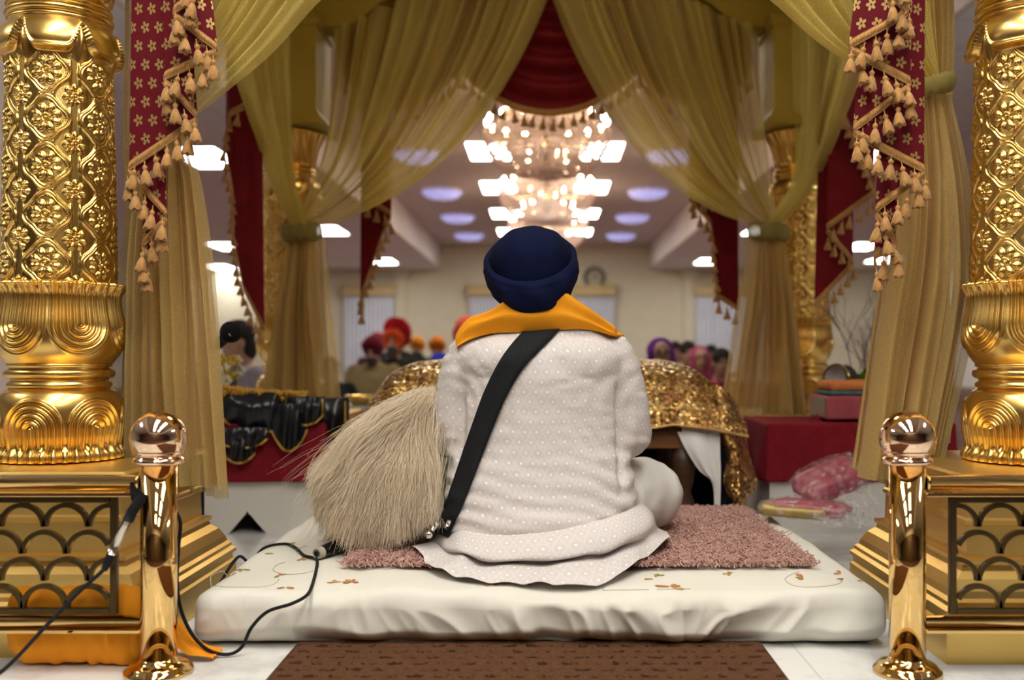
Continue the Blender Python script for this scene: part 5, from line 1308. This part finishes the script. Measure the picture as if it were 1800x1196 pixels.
# ================================================================== SIDE TABLES
M['white_box'] = noisy('white_laminate', (0.74, 0.71, 0.66), (0.70, 0.67, 0.62), 0.45, 0, 3)
def side_table(sgn, x_in, x_out, yf, yb, label, notch):
    t = thing('side_table', label, 'table', ((x_in + x_out) / 2, (yf + yb) / 2, 0), 'maroon covered side tables')
    x0, x1 = sorted((x_in - sgn * -1 * .015, x_out)); z1 = .425
    xa, xb = min(x_in, x_out) + .012, max(x_in, x_out) - .012
    yy = yf + .014
    if notch:
        # front panel with a triangular cut-out at the floor
        nx = (433 - CX) / 447.; pf = [(xa, .0), (nx - .075, .0), (nx, .088), (nx + .075, .0), (xb, .0), (xb, z1), (xa, z1)]
        part('front_panel', prism(pf, yy, yy + .02), M['white_box'], t, False)
        part('front_panel', box((xa, yb - .03, 0), (xb, yb - .012, z1)), M['white_box'], t, False)
    else:
        for q in (yy, yb - .032): part('front_panel', box((xa, q, 0), (xb, q + .02, z1)), M['white_box'], t, False)
    for q in (xa, xb - .02): part('side_panel', box((q, yy + .02, 0), (q + .02, yb - .032, z1)), M['white_box'], t, False)
    part('table_top', box((xa, yy, z1), (xb, yb - .012, z1 + .006)), M['white_box'], t, False)
    # maroon cover with hanging skirts
    zt = z1 + .012; zb = .205
    lo, hi = np.array([min(x_in, x_out), yf, zb]), np.array([max(x_in, x_out), yb, zt])
    V, Fs = boxgrid(lo, hi, (90, 60, 26), .010)
    Fs = [f for f in Fs if not all(abs(V[i][2] - zb) < 1e-4 for i in f)]
    h = (zt - V[:, 2]) / (zt - zb); c = (lo + hi) / 2; o = V - c
    fl_ = np.stack([np.sign(o[:, 0]) * (np.abs(o[:, 0]) > (hi[0] - lo[0]) / 2 - .012), np.sign(o[:, 1]) * (np.abs(o[:, 1]) > (hi[1] - lo[1]) / 2 - .012), np.zeros(len(V))], 1)
    V = V + fl_ * (h * (.012 + .014 * np.sin(V[:, 0] * 21 + 2) * np.sin(V[:, 1] * 17 + V[:, 0] * 3) + .010 * noise(V * np.array([1, 1, .4]), 9)))[:, None]
    V[:, 2] += .003 * noise(V, 6)
    part('cover_cloth', (V, Fs), M['maroon'], t)
    return t
side_table(-1, -0.866, -1.62, 3.915, 4.42, 'side table under a maroon cloth left of the low throne', True)
side_table(1, 0.875, 1.62, 3.915, 4.40, 'side table under a maroon cloth right of the low throne', False)
TZ = 0.442
# black ruffled cloth with gold piping on the left table
M['satin'] = noisy('black_satin', (0.006, 0.007, 0.011), (0.012, 0.013, 0.02), 0.28, 0, 8)
M['gold_cord'] = noisy('gold_piping', (0.62, 0.40, 0.08), (0.48, 0.28, 0.05), 0.45, .2, 150)
bc = thing('black_cloth', 'black satin cloth with gold piping heaped on the left maroon table', 'cloth', (-1.1, 4.05, TZ))
def lobe(x0, x1, yt, yb, Y, seed, depth=.05, pipe=True, side=True):
    """one ruffled lobe: pixel columns x0..x1, from top yt to a rounded hem yb, bulging towards the front"""
    nu, nv = 46, 34; u = np.linspace(0, 1, nu); v = np.linspace(0, 1, nv); U, W = np.meshgrid(u, v, indexing='ij')
    hem = yt + (yb - yt) * (0.55 + .45 * np.sin(PI * np.clip(U, 0, 1)) ** .7)
    px = x0 + (x1 - x0) * U; py = yt + (hem - yt) * W
    Yd = Y - depth * np.sin(PI * np.clip(U, 0.0, 1)) ** .8 * np.sin(PI * np.clip(W * .8 + .15, 0, 1)) + .012 * np.sin(U * 19 + seed + 2 * W) * (.3 + .7 * W)
    S = np.stack([(px - CX) / F * Yd, Yd, H - (py - CY) / F * Yd], 2); S += (noise(S + seed, 16) * .010)[..., None] * np.array([.3, -1, .5])
    B_ = S.copy(); B_[..., 1] += .02 + .03 * np.sin(PI * U) * (1 - W)
    Vv = np.vstack([S.reshape(-1, 3), B_.reshape(-1, 3)]); gg = grid_faces(nu, nv).tolist(); kk = nu * nv
    fs = gg + [[i + kk for i in q][::-1] for q in gg]
    for i in range(nu - 1):
        for j, fl in ((0, 0), (nv - 1, 1)):
            q = [i * nv + j, (i + 1) * nv + j, kk + (i + 1) * nv + j, kk + i * nv + j]; fs.append(q if fl else q[::-1])
    for i, fl in ((0, 1), (nu - 1, 0)):
        for j in range(nv - 1):
            q = [i * nv + j, i * nv + j + 1, kk + i * nv + j + 1, kk + i * nv + j]; fs.append(q if not fl else q[::-1])
    o = part('ruffle', (Vv, fs), M['satin'], bc)
    if pipe: part('piping', tube(S[:, -1] + np.array([0, -.004, 0]), .0045, 8), M['gold_cord'], o)
    if side: part('piping', tube(S[-3, ::-1][:int(nv * .9)] + np.array([0, -.004, 0]), .004, 8), M['gold_cord'], o)
lobe(500, 612, 700, 772, 3.98, 1, .06); lobe(390, 508, 690, 765, 3.93, 2, .07); lobe(478, 540, 710, 792, 3.885, 3, .03, True, False); lobe(505, 570, 698, 748, 3.90, 6, .05)
lobe(380, 470, 752, 788, 3.885, 4, .03, True, False); lobe(392, 448, 770, 815, 3.88, 5, .02, True, False)
fringe = []
for i in range(260):
    a = i / 259; x = 378 + a * 160; y = 684 + 3 * math.sin(a * 3) + 12 * a + random.uniform(-6, 6); q = P(x, y, 3.93 + random.uniform(-.03, .03))
    fringe.append(octa(q, .010, .012))
part('gold_fringe', join(*fringe), noisy('orange_gold_fringe', (.60, .34, .06), (.45, .22, .03), .6, 0, 60), bc, False)
solid = boxgrid((-1.42, 3.98, TZ + .002), (-.845, 4.34, TZ + .075), (20, 12, 3), .03)
sv_ = np.asarray(solid[0]); sv_[:, 2] += np.where(sv_[:, 2] > TZ + .04, .015 * noise(sv_, 9), 0)
part('folded_body', (sv_, solid[1]), M['satin'], bc)
# flowers behind it
fv = thing('flower_posy', 'small yellow and white flower posy beside the black satin cloth', 'flowers', P(403, 690, 4.38))
fb = P(403, 690, 4.38); part('vase', lathe([(.03, TZ - fb[2] + .0), (.04, TZ - fb[2] + .06), (.03, .03), (.035, .05)], 20, fb), mat('dark_vase', (.05, .05, .06), .2), fv)
M['petals'] = [mat('cream_petal', (.8, .7, .5), .6), mat('yellow_petal', (.75, .5, .08), .6)]; M['leafg'] = noisy('leaf_green', (.05, .14, .03), (.09, .22, .04), .5, 0, 10)
for k in range(9):
    q = fb + np.array([random.uniform(-.055, .055), random.uniform(-.04, .04), random.uniform(.05, .15)])
    part('flower', join(*[ellipsoid(q + .016 * np.array([math.cos(a), -.3, math.sin(a)]), (.012, .006, .012), 10, 8) for a in np.linspace(0, 2 * PI, 6)[:-1]]), M['petals'][k % 2], fv)
    part('stem', tube([fb + np.array([0, 0, .02]), q], .003, 6), M['leafg'], fv)
# things on the right table
bx = thing('wrapped_box', 'pinkish red gift wrapped box in clear film on the right maroon table', 'box', P(1490, 752, 4.1))
X0, X1 = (1446 - CX) / F * 4.05, (1560 - CX) / F * 4.05
M['wrap'] = noisy('pinkish_red_wrap', (0.34, 0.045, 0.07), (0.42, 0.09, 0.11), 0.3, 0, 12, (40, .3, .006), **{'Coat Weight': .6, 'Coat Roughness': .1})
V, Fs = boxgrid((X0, 3.99, TZ + .004), (X1, 4.26, TZ + .098), (12, 10, 5), .008); V = V + (noise(V, 18) * .003)[:, None]
part('wrapping', (V, Fs), M['wrap'], bx)
part('end_flap', boxgrid((X0 - .006, 4.0, TZ + .012), (X0 - .002, 4.24, TZ + .088), (1, 8, 5), .001), mat('grey_film', (.26, .23, .20), .3, 0, **{'Coat Weight': .6}), bx, False)
tw_ = thing('twisted_wrapper', 'dark maroon twist of wrapping lying against the gift wrapped box', 'wrapper', P(1440, 748, 4.1))
part('twist', join(*[(lambda e: e)(ellipsoid(P(1438 + 5 * k, 744 - 9 * k, 4.1), (.022, .03, .022), 14, 10)) for k in range(3)]), M['maroon'], tw_)
for nm, lab, z0, z1, m, a in (('folded_cloth', 'teal folded cloth lying on the gift wrapped box', .100, .116, noisy('teal_cloth', (.06, .14, .14), (.10, .20, .19), .8, 0, 20), .004), ('folded_cloth', 'orange folded cloth topmost of the stack on the gift wrapped box', .117, .158, noisy('orange_pattern_cloth', (.60, .16, .05), (.66, .27, .07), .8, 0, 25), .008)):
    V, Fs = boxgrid((X0 + .025, 4.02, TZ + z0), (X1 - .0, 4.24, TZ + z1), (26, 18, 4), (z1 - z0) * .45); V[:, 2] += a * noise(V, 9) * np.clip((V[:, 2] - TZ - z0) / (z1 - z0), 0, 1)
    solo(nm, (V, Fs), m, lab, 'cloth')
ck = thing('desk_clock', 'round dark desk clock with silver dial behind the orange folded cloth', 'clock', P(1475, 700, 4.33)); ck.location.z = TZ
cc = P(1478, 668, 4.33); ax_ = np.array([-.75, -.62, 0.05]); ax_ /= np.linalg.norm(ax_)
def disc(c, ax, r0, r1, d0, d1, n=36):
    t, u, w = frames(np.array([c + ax * d0, c + ax * d1])); return tube([c + ax * d0, c + ax * (d0 + .001), c + ax * (d1 - .001), c + ax * d1], [r0, r1, r1, r0], n)
part('case', tube([cc - ax_ * .05, cc - ax_ * .03, cc, cc + ax_ * .035], [.05, .066, .072, .070], 36), mat('plum_case', (.05, .028, .035), .3), ck)
part('bezel', tube([cc + ax_ * .034, cc + ax_ * .042], [.070, .064], 36), mat('gilt_bezel', (.8, .62, .3), .2, 1.0), ck)
part('dial', tube([cc + ax_ * .040, cc + ax_ * .044], [.055, .054], 36), mat('silver_dial', (.45, .43, .42), .35), ck)
part('foot', box((cc[0] - .05, cc[1] - .04, TZ), (cc[0] + .05, cc[1] + .04, cc[2] - .06), .01), bpy.data.materials['plum_case'], ck, False)
pt = thing('potted_plant', 'small bright green plant behind the desk clock', 'plant', P(1512, 700, 4.36)); pt.location.z = TZ
pb = np.array([(1512 - CX) / F * 4.36, 4.36, TZ])
part('pot', lathe([(.04, 0), (.05, .11), (.054, .115), (.045, .118)], 24, pb), mat('dark_pot', (.03, .03, .04), .3), pt)
M['leaf'] = noisy('bright_leaf', (.10, .30, .02), (.16, .42, .03), .4, 0, 10)
for k in range(10):
    a = k * 2.4; L = .07 + .03 * (k % 3); b0_ = pb + np.array([0, 0, .115]); V = []
    for s in np.linspace(0, 1, 8):
        wv_ = .018 * math.sin(PI * min(.98, s * .9 + .08)); cpt = b0_ + np.array([math.cos(a) * L * .7 * s, math.sin(a) * L * .5 * s, L * (1.2 * s - .5 * s * s)]); nd = np.array([-math.sin(a), math.cos(a), 0]); V += [cpt - nd * wv_, cpt + np.array([0, 0, .004]), cpt + nd * wv_]
    part('leaf', (np.array(V), [(3 * i + j, 3 * i + j + 1, 3 * i + 4 + j, 3 * i + 3 + j) for i in range(7) for j in (0, 1)]), M['leaf'], pt)
tb = thing('bare_branches', 'grey bare branch arrangement in a dark vase at far right', 'branches', ((1500 - CX) / F * 4.9, 4.75, 0.0))
tbp = np.array(tb.location); R = random.Random(5); br_ = []
def twig(p, d, L, r, dep):
    e = p + d * L; br_.append(tube([p, (p + e) / 2 + np.array([R.uniform(-.01, .01), 0, 0]), e], [r, r * .6], 5))
    if dep:
        for k in range(3):
            q = p + d * L * R.uniform(.4, 1); dd = d + np.array([R.uniform(-.8, .8), R.uniform(-.6, .6), R.uniform(-.1, .4)]); twig(q, dd / np.linalg.norm(dd), L * R.uniform(.45, .7), r * .6, dep - 1)
for k in range(4):
    d = np.array([R.uniform(-.25, .25), R.uniform(-.2, .2), 1.0]); twig(tbp + np.array([0, 0, .35]), d / np.linalg.norm(d), .42, .004, 3)
part('branches', join(*br_), noisy('grey_twig', (.20, .15, .14), (.28, .22, .20), .8), tb)
part('vase', lathe([(.05, 0), (.08, .12), (.06, .30), (.04, .38), (.05, .42)], 24, tbp), mat('dark_vase_tall', (.05, .03, .05), .25), tb)
# pink parcels in clear film on the mattress corner
def film_mat():
    m = mat('clear_film', (0.9, 0.88, 0.88), .12); t, N, L, b = nt(m); tr = add(m, 'ShaderNodeBsdfTransparent'); mx = add(m, 'ShaderNodeMixShader'); n = noise_tex(m, 45, 4, coords(m)); r = ramp(m, n.outputs[0], [(.50, (.05,) * 3), (.75, (.45,) * 3)])
    L.new(r.outputs[0], mx.inputs[0]); L.new(tr.outputs[0], mx.inputs[1]); L.new(b.outputs[0], mx.inputs[2]); L.new(mx.outputs[0], N['Material Output'].inputs[0]); bump(m, n.outputs[0], .6, .01); return m
M['film'] = film_mat()
M['pink'] = noisy('pink_brocade', (0.36, 0.035, 0.075), (0.50, 0.09, 0.14), 0.4, 0.1, 18, (90, .3, .003), cscale=(1, 1, 3)); M['gold_edge'] = noisy('dull_gold_border', (.32, .22, .07), (.45, .32, .12), .45, .4, 30)
def parcel(label, c, size, rot, tilt, roll, gold):
    t = thing('wrapped_parcel', label, 'parcel', c); 
    n = (26, 20, 6); V, Fs = boxgrid(-np.array(size) / 2, np.array(size) / 2, n, size[2] * .42)
    ex = 1 - .55 * np.clip(np.abs(V[:, 0]) / (size[0] / 2), 0, 1) ** 3; V[:, 2] *= ex; V += (noise(V + c[0], 22) * .006)[:, None] * np.array([.4, .4, 1])
    Rm = np.array((Matrix.Rotation(rot, 3, 'Z') @ Matrix.Rotation(tilt, 3, 'Y') @ Matrix.Rotation(roll, 3, 'X')))
    part('folded_cloth', (V @ Rm.T + c, Fs), M['pink'], t)
    if gold:
        E, Fe = boxgrid((-size[0] / 2 - .012, -size[1] / 2 - .012, -size[2] * .48), (-size[0] / 2 + .05, size[1] / 2, size[2] * .30), (5, 20, 4), size[2] * .3); part('gold_border', (E @ Rm.T + c, Fe), M['gold_edge'], t)
        E, Fe = boxgrid((-size[0] / 2 - .01, -size[1] / 2 - .014, -size[2] * .48), (size[0] * .25, -size[1] / 2 + .03, size[2] * .22), (18, 4, 4), size[2] * .3); part('gold_border', (E @ Rm.T + c, Fe), M['gold_edge'], t)
    Fv = V * np.array([1.12, 1.10, 1.18]) + (noise(V + 4, 30) * .010)[:, None]; Fv[:, 2] = np.where(np.abs(V[:, 0]) > size[0] * .46, Fv[:, 2] + .02 * noise(V, 40), Fv[:, 2]); Fv[:, 2] = np.maximum(Fv[:, 2], V[:, 2].min() - .003)
    part('clear_film', (Fv @ Rm.T + c, Fs), M['film'], t)
    return t
parcel('pink cloth parcel with gold border lying flat in clear film, lower of two', np.array([.905, 3.42, .178]), (.28, .20, .055), -.38, 0.02, -.05, True)
parcel('pink cloth parcel in clear film leaning on top of the other', np.array([1.005, 3.52, .262]), (.24, .17, .08), .10, -.42, .30, False)
cr_ = []
for k in range(3):
    nu = 24; U, W = np.meshgrid(np.linspace(0, 1, nu), np.linspace(0, 1, nu), indexing='ij'); o = [np.array([.93, 3.16, .15]), np.array([1.02, 3.24, .17]), np.array([.80, 3.22, .142])][k]
    s = [(.26, .16), (.14, .2), (.24, .10)][k]; S = np.stack([o[0] - .06 + s[0] * U, o[1] + s[1] * W, o[2] + .03 * k * 0 + .05 * np.abs(noise(np.stack([U * 3 + k, W * 3, U * 0], 2), 2.2)) * (1 if k < 2 else .4) + (.09 * W * U if k == 1 else 0)], 2); cr_.append((S.reshape(-1, 3), grid_faces(nu, nu)))
solo('crumpled_film', cr_[0], M['film'], 'crumpled clear film wrap spilling in front of the pink parcels', 'film')
solo('crumpled_film', cr_[1], M['film'], 'crumpled clear film wrap standing right of the pink parcels', 'film')
# white ledge with a small gold dish behind the black cloth
lt = thing('low_white_table', 'low white table with dark legs behind the black satin cloth', 'table', ((625 - CX) / F * 5.6, 5.6, 0))
lx = (615 - CX) / F * 5.6; part('table_top', box((lx - .22, 5.42, .40), (lx + .35, 5.85, .43), .006), M['white_box'], lt, False)
for a in (-.2, .33):
    for b in (5.44, 5.83): part('leg', box((lx + a - .015, b - .015, 0), (lx + a + .015, b + .015, .40)), M['wood_dark'], lt, False)
solo('gold_dish', lathe([(.001, .0), (.06, .0), (.085, .03), (.10, .055), (.095, .055), (.06, .012), (.001, .010)], 32, (lx + .08, 5.55, .431)), M['gold_satin'], 'small gold dish on the low white table', 'dish')

# microphone on a stand behind the left curtain
mp = P(406, 584, 3.30)
mc = thing('microphone_stand', 'black microphone stand behind the left sheer curtain', 'stand', (-1.16, 3.36, 0))
part('base', lathe([(.11, 0), (.115, .006), (.10, .016), (.02, .022)], 40, (-1.16, 3.36, 0)), M['black'], mc)
part('pole', tube([(-1.16, 3.36, .015), (-1.16, 3.36, .60)], .010, 14), M['black'], mc)
part('clamp', ellipsoid((-1.16, 3.36, .60), (.022, .022, .022)), M['black'], mc)
end = mp + np.array([-.075, .055, -.055]); part('gooseneck', tube(catmull([(-1.16, 3.36, .60), (-1.17, 3.36, .70), (-1.15, 3.35, .73), end], 30), .006, 10), M['black'], mc)
mi = thing('microphone', 'black foam covered microphone beside the left sheer curtain', 'microphone', end.tolist())
dx = (mp - end) / np.linalg.norm(mp - end)
part('body', tube([end, end + dx * .04, mp - dx * .01], [.014, .017, .020], 20), M['black'], mi)
fo = ellipsoid(mp, (.036, .036, .036), 32, 22); part('foam_cover', fo, noisy('black_foam', (.008, .008, .009), (.016, .016, .018), .95, 0, 300, (500, .6, .003)), mi)
part('marking', tube([mp + np.array([.004, -.0352, -.006]), mp + np.array([.010, -.0345, -.014])], .0018, 6), mat('grey_print', (.5, .5, .5), .6), mi)

# ================================================================== THE CONGREGATION
BM = {}
def data_for(kind):
    if kind in BM: return BM[kind]
    pose = {'pray': 'pray', 'lap': 'lap', 'read': 'read', 'woman': 'lap'}[kind]; tilt = {'pray': .30, 'lap': .06, 'read': .42, 'woman': .05}[kind]; g = .88 if kind == 'woman' else 1.0
    d = {'tilt': tilt}
    d['body'] = mesh_data('body', *body_mesh(pose, tilt, g, .011), M['skin'])
    pr = [torso_loft(g, .008), ellipsoid((0, -.01, .09), (.26 * g, .16, .10), 28, 16)]
    for sd in (-1, 1): pr += arm_prims(sd, pose, .006, g, True)[0] + [ellipsoid((sd * .10 * g, -.0, .53), (.12 * g, .09, .07), 20, 14)]
    v, f, nn = remesh(pr, .013, 6); v = v + nn * (.005 * noise(v * np.array([1, 1, 2]), 12))[:, None]; d['top'] = (v, f)
    pr = []
    for sd in (-1, 1): pr += leg_prims(sd, .016)
    v, f, nn = remesh(pr, .014, 5); d['legs'] = (v, f)
    d['eye'] = mesh_data('eye', *tilt_head(ellipsoid(HC + [0, .082, .018], (.013, .010, .008), 12, 8), tilt), M['eye'])
    bd = [tilt_head(q, tilt) for q in (ellipsoid(HC + [0, .055, -.09], (.064, .058, .05)), ellipsoid(HC + [0, .075, -.14], (.045, .038, .055)), capsule([HC + [-.045, .085, -.055], HC + [0, .102, -.047], HC + [.045, .085, -.055]], [.009, .013, .009]))]
    d['beard'] = remesh(bd, .009, 3)[:2]
    d['brow'] = mesh_data('eyebrow', *tilt_head(capsule([HC + [-.018, .096, .045], HC + [0, .098, .051], HC + [.018, .093, .046]], [.004, .006, .004], 8), tilt), M['black'])
    d['turban'] = tilt_head(turban_mesh(.106, .130, (0, .055, .815), 0, .60), tilt)
    hs = [tilt_head(q, tilt) for q in (ellipsoid(HC + [0, -.018, .045], (.091, .112, .098), 28, 20), ellipsoid(HC + [0, -.06, -.05], (.075, .075, .10)))]
    d['hair'] = remesh(hs, .010, 3)[:2]
    sc2 = [tilt_head(q, tilt) for q in (ellipsoid(HC + [0, -.048, .034], (.106, .112, .112), 28, 20), ellipsoid(HC + [0, -.065, -.08], (.105, .085, .13)), capsule([HC + [.075, .03, .03], HC + [.085, .035, -.05], HC + [.06, .05, -.13], HC + [0, .06, -.16]], [.026, .028, .03, .03]), capsule([HC + [-.075, .03, .03], HC + [-.085, .035, -.05], HC + [-.06, .05, -.13], HC + [0, .06, -.16]], [.026, .028, .03, .03]))]
    sc2 += [ellipsoid((0, -.0, .53), (.22, .12, .085), 28, 16), capsule([(-.16, .08, .54), (-.15, .15, .40), (-.10, .18, .22)], [.05, .055, .05])]
    v, f, nn = remesh(sc2, .012, 6); v = v + nn * (.004 * noise(v, 18))[:, None]; d['scarf'] = (v, f)
    BM[kind] = d; return d
def cloth_mat(c): return noisy('cloth_%d_%d_%d' % tuple(int(q * 255) for q in c), c, tuple(q * .82 for q in c), .85, 0, 12)
def eye_pair(t, d):
    for sd in (-1, 1):
        o = link('eye', d['eye'], t); o.location = (sd * .03, 0, 0); o = link('eyebrow', d['brow'], t); o.location = (sd * .03, 0, 0)
GR = 'people seated on the floor of the hall'
def sitter(px, topy, Y, kind, label, top, legs, turban=None, scarf=None, hair=None, beard=None, rot=PI, scale=None, glasses=False, tur_scale=1.0):
    X = (px - CX) / F * Y; zt = H - (topy - CY) / F * Y; d = data_for(kind); hgt = .925 if (turban or scarf) else .895
    s = scale or zt / hgt
    t = thing('person', label, 'person', (X, Y, 0), GR, rot); t.scale = (s, s, s)
    link('body', d['body'], t)
    part('tunic', d['top'], cloth_mat(top), t, True, True); part('trousers', d['legs'], cloth_mat(legs), t, True, True); eye_pair(t, d)
    if turban: o = part('turban', ((np.asarray(d['turban'][0]) - HC) * tur_scale + HC, d['turban'][1]), cloth_mat(turban), t, True, True)
    if beard: part('beard', d['beard'], cloth_mat(beard), t, True, True)
    if hair: part('hair', d['hair'], cloth_mat(hair), t, True, True)
    if scarf: part('headscarf', d['scarf'], cloth_mat(scarf), t, True, True)
    if glasses:
        gl = []
        for sd in (-1, 1): gl.append(tube([tuple(HC + [sd * .032 + .026 * math.cos(a), .105, .016 + .020 * math.sin(a)]) for a in np.linspace(0, 2 * PI, 20)], .003, 6))
        gl.append(tube([HC + [-.008, .108, .02], HC + [.008, .108, .02]], .003, 6)); part('glasses', tilt_head(join(*gl), d['tilt']), M['black'], t, True, True)
    return t
dk = (.03, .025, .022)
sitter(658, 586, 10.2, 'read', 'person in tan sweater and maroon turban looking down with hands raised', (.30, .22, .10), (.05, .05, .06), turban=(.17, .012, .03), beard=(.10, .08, .07), tur_scale=1)
sitter(693, 578, 11.3, 'lap', 'person in dark clothes and bright orange-red turban behind the tan sweater', (.03, .035, .03), (.03, .03, .03), turban=(.80, .10, .02), beard=(.08, .06, .05))
sitter(700, 565, 12.7, 'lap', 'person in large red turban behind the bright orange turban', (.04, .04, .04), (.03, .03, .03), turban=(.48, .012, .02), beard=dk, tur_scale=1.3)
sitter(667, 584, 14.2, 'lap', 'person in pinkish red turban peeking behind the maroon turban', (.10, .03, .05), (.03, .03, .03), turban=(.50, .06, .10), beard=dk)
sitter(735, 588, 15.6, 'read', 'person in yellow-orange turban and dark jacket looking down', (.05, .055, .04), (.03, .03, .03), turban=(.75, .28, .02), beard=dk)
sitter(770, 588, 13.7, 'read', 'person in orange turban beside the seated man\'s left shoulder', (.03, .03, .035), (.03, .03, .03), turban=(.74, .22, .02), beard=(.10, .09, .08))
sitter(812, 553, 9.6, 'pray', 'person in salmon turban and blue clothes half hidden by orange scarf', (.02, .05, .50), (.03, .03, .03), turban=(.80, .14, .09), beard=(.10, .09, .08), rot=PI + .5)
sitter(584, 648, 8.6, 'read', 'person in dark clothes half hidden behind the left curtain fall', (.02, .02, .024), (.02, .02, .02), hair=dk, scale=.78)
sitter(437, 570, 6.8, 'lap', 'person in lavender-grey jacket with dark hair seen beyond the microphone', (.34, .29, .33), (.04, .04, .05), hair=dk, rot=PI - .9)
sitter(1160, 594, 6.7, 'woman', 'person in purple headscarf and glasses right of the seated man', (.10, .03, .16), (.06, .02, .08), scarf=(.17, .03, .26), glasses=True)
sitter(1208, 604, 9.9, 'woman', 'person in magenta shawl with dark hair next to the purple headscarf', (.32, .05, .14), (.10, .02, .05), hair=dk)
sitter(1186, 604, 11.6, 'woman', 'person in dark shawl between purple headscarf and magenta shawl', (.05, .03, .04), (.04, .02, .04), hair=dk)
sitter(1229, 608, 8.9, 'woman', 'person in pink headscarf, middle of the row at right', (.45, .10, .18), (.10, .03, .05), scarf=(.42, .07, .16))
sitter(1248, 610, 11.0, 'woman', 'person in dark pink clothes behind the pink headscarf', (.28, .05, .10), (.08, .02, .04), hair=dk)
sitter(1266, 617, 7.7, 'woman', 'person in rose red clothes with dark hair nearest to the right curtain', (.42, .06, .10), (.10, .02, .04), hair=dk)
# ================================================================== CAMERA, WORLD, VIEW
sc = bpy.context.scene
cd = bpy.data.cameras.new('camera'); cam = bpy.data.objects.new('camera', cd); col.objects.link(cam)
cam.location = (0, 0, H); cam.rotation_euler = (PI / 2, 0, 0)
cd.sensor_fit = 'HORIZONTAL'; cd.sensor_width = 36.0; cd.lens = 36.0 * F / 1800
cd.shift_x = -(CX - 900) / 1800; cd.shift_y = (CY - 598) / 1800
cd.clip_start = 0.05; cd.clip_end = 100
cd.dof.use_dof = True; cd.dof.focus_distance = 2.66; cd.dof.aperture_fstop = 1.75
sc.camera = cam
w = bpy.data.worlds.new('world'); sc.world = w; w.use_nodes = True
w.node_tree.nodes['Background'].inputs[0].default_value = (1.0, 0.9, 0.8, 1); w.node_tree.nodes['Background'].inputs[1].default_value = 0.05
sc.view_settings.view_transform = 'Standard'; sc.view_settings.look = 'None'; sc.view_settings.gamma = 1.0; sc.view_settings.use_curve_mapping = False
sc.view_settings.exposure = EXPOSURE
cy = sc.cycles
cy.max_bounces = 8; cy.diffuse_bounces = 4; cy.glossy_bounces = 4; cy.transmission_bounces = 5; cy.transparent_max_bounces = 20
cy.caustics_reflective = False; cy.caustics_refractive = False; cy.sample_clamp_indirect = 4.0
cy.use_denoising = True
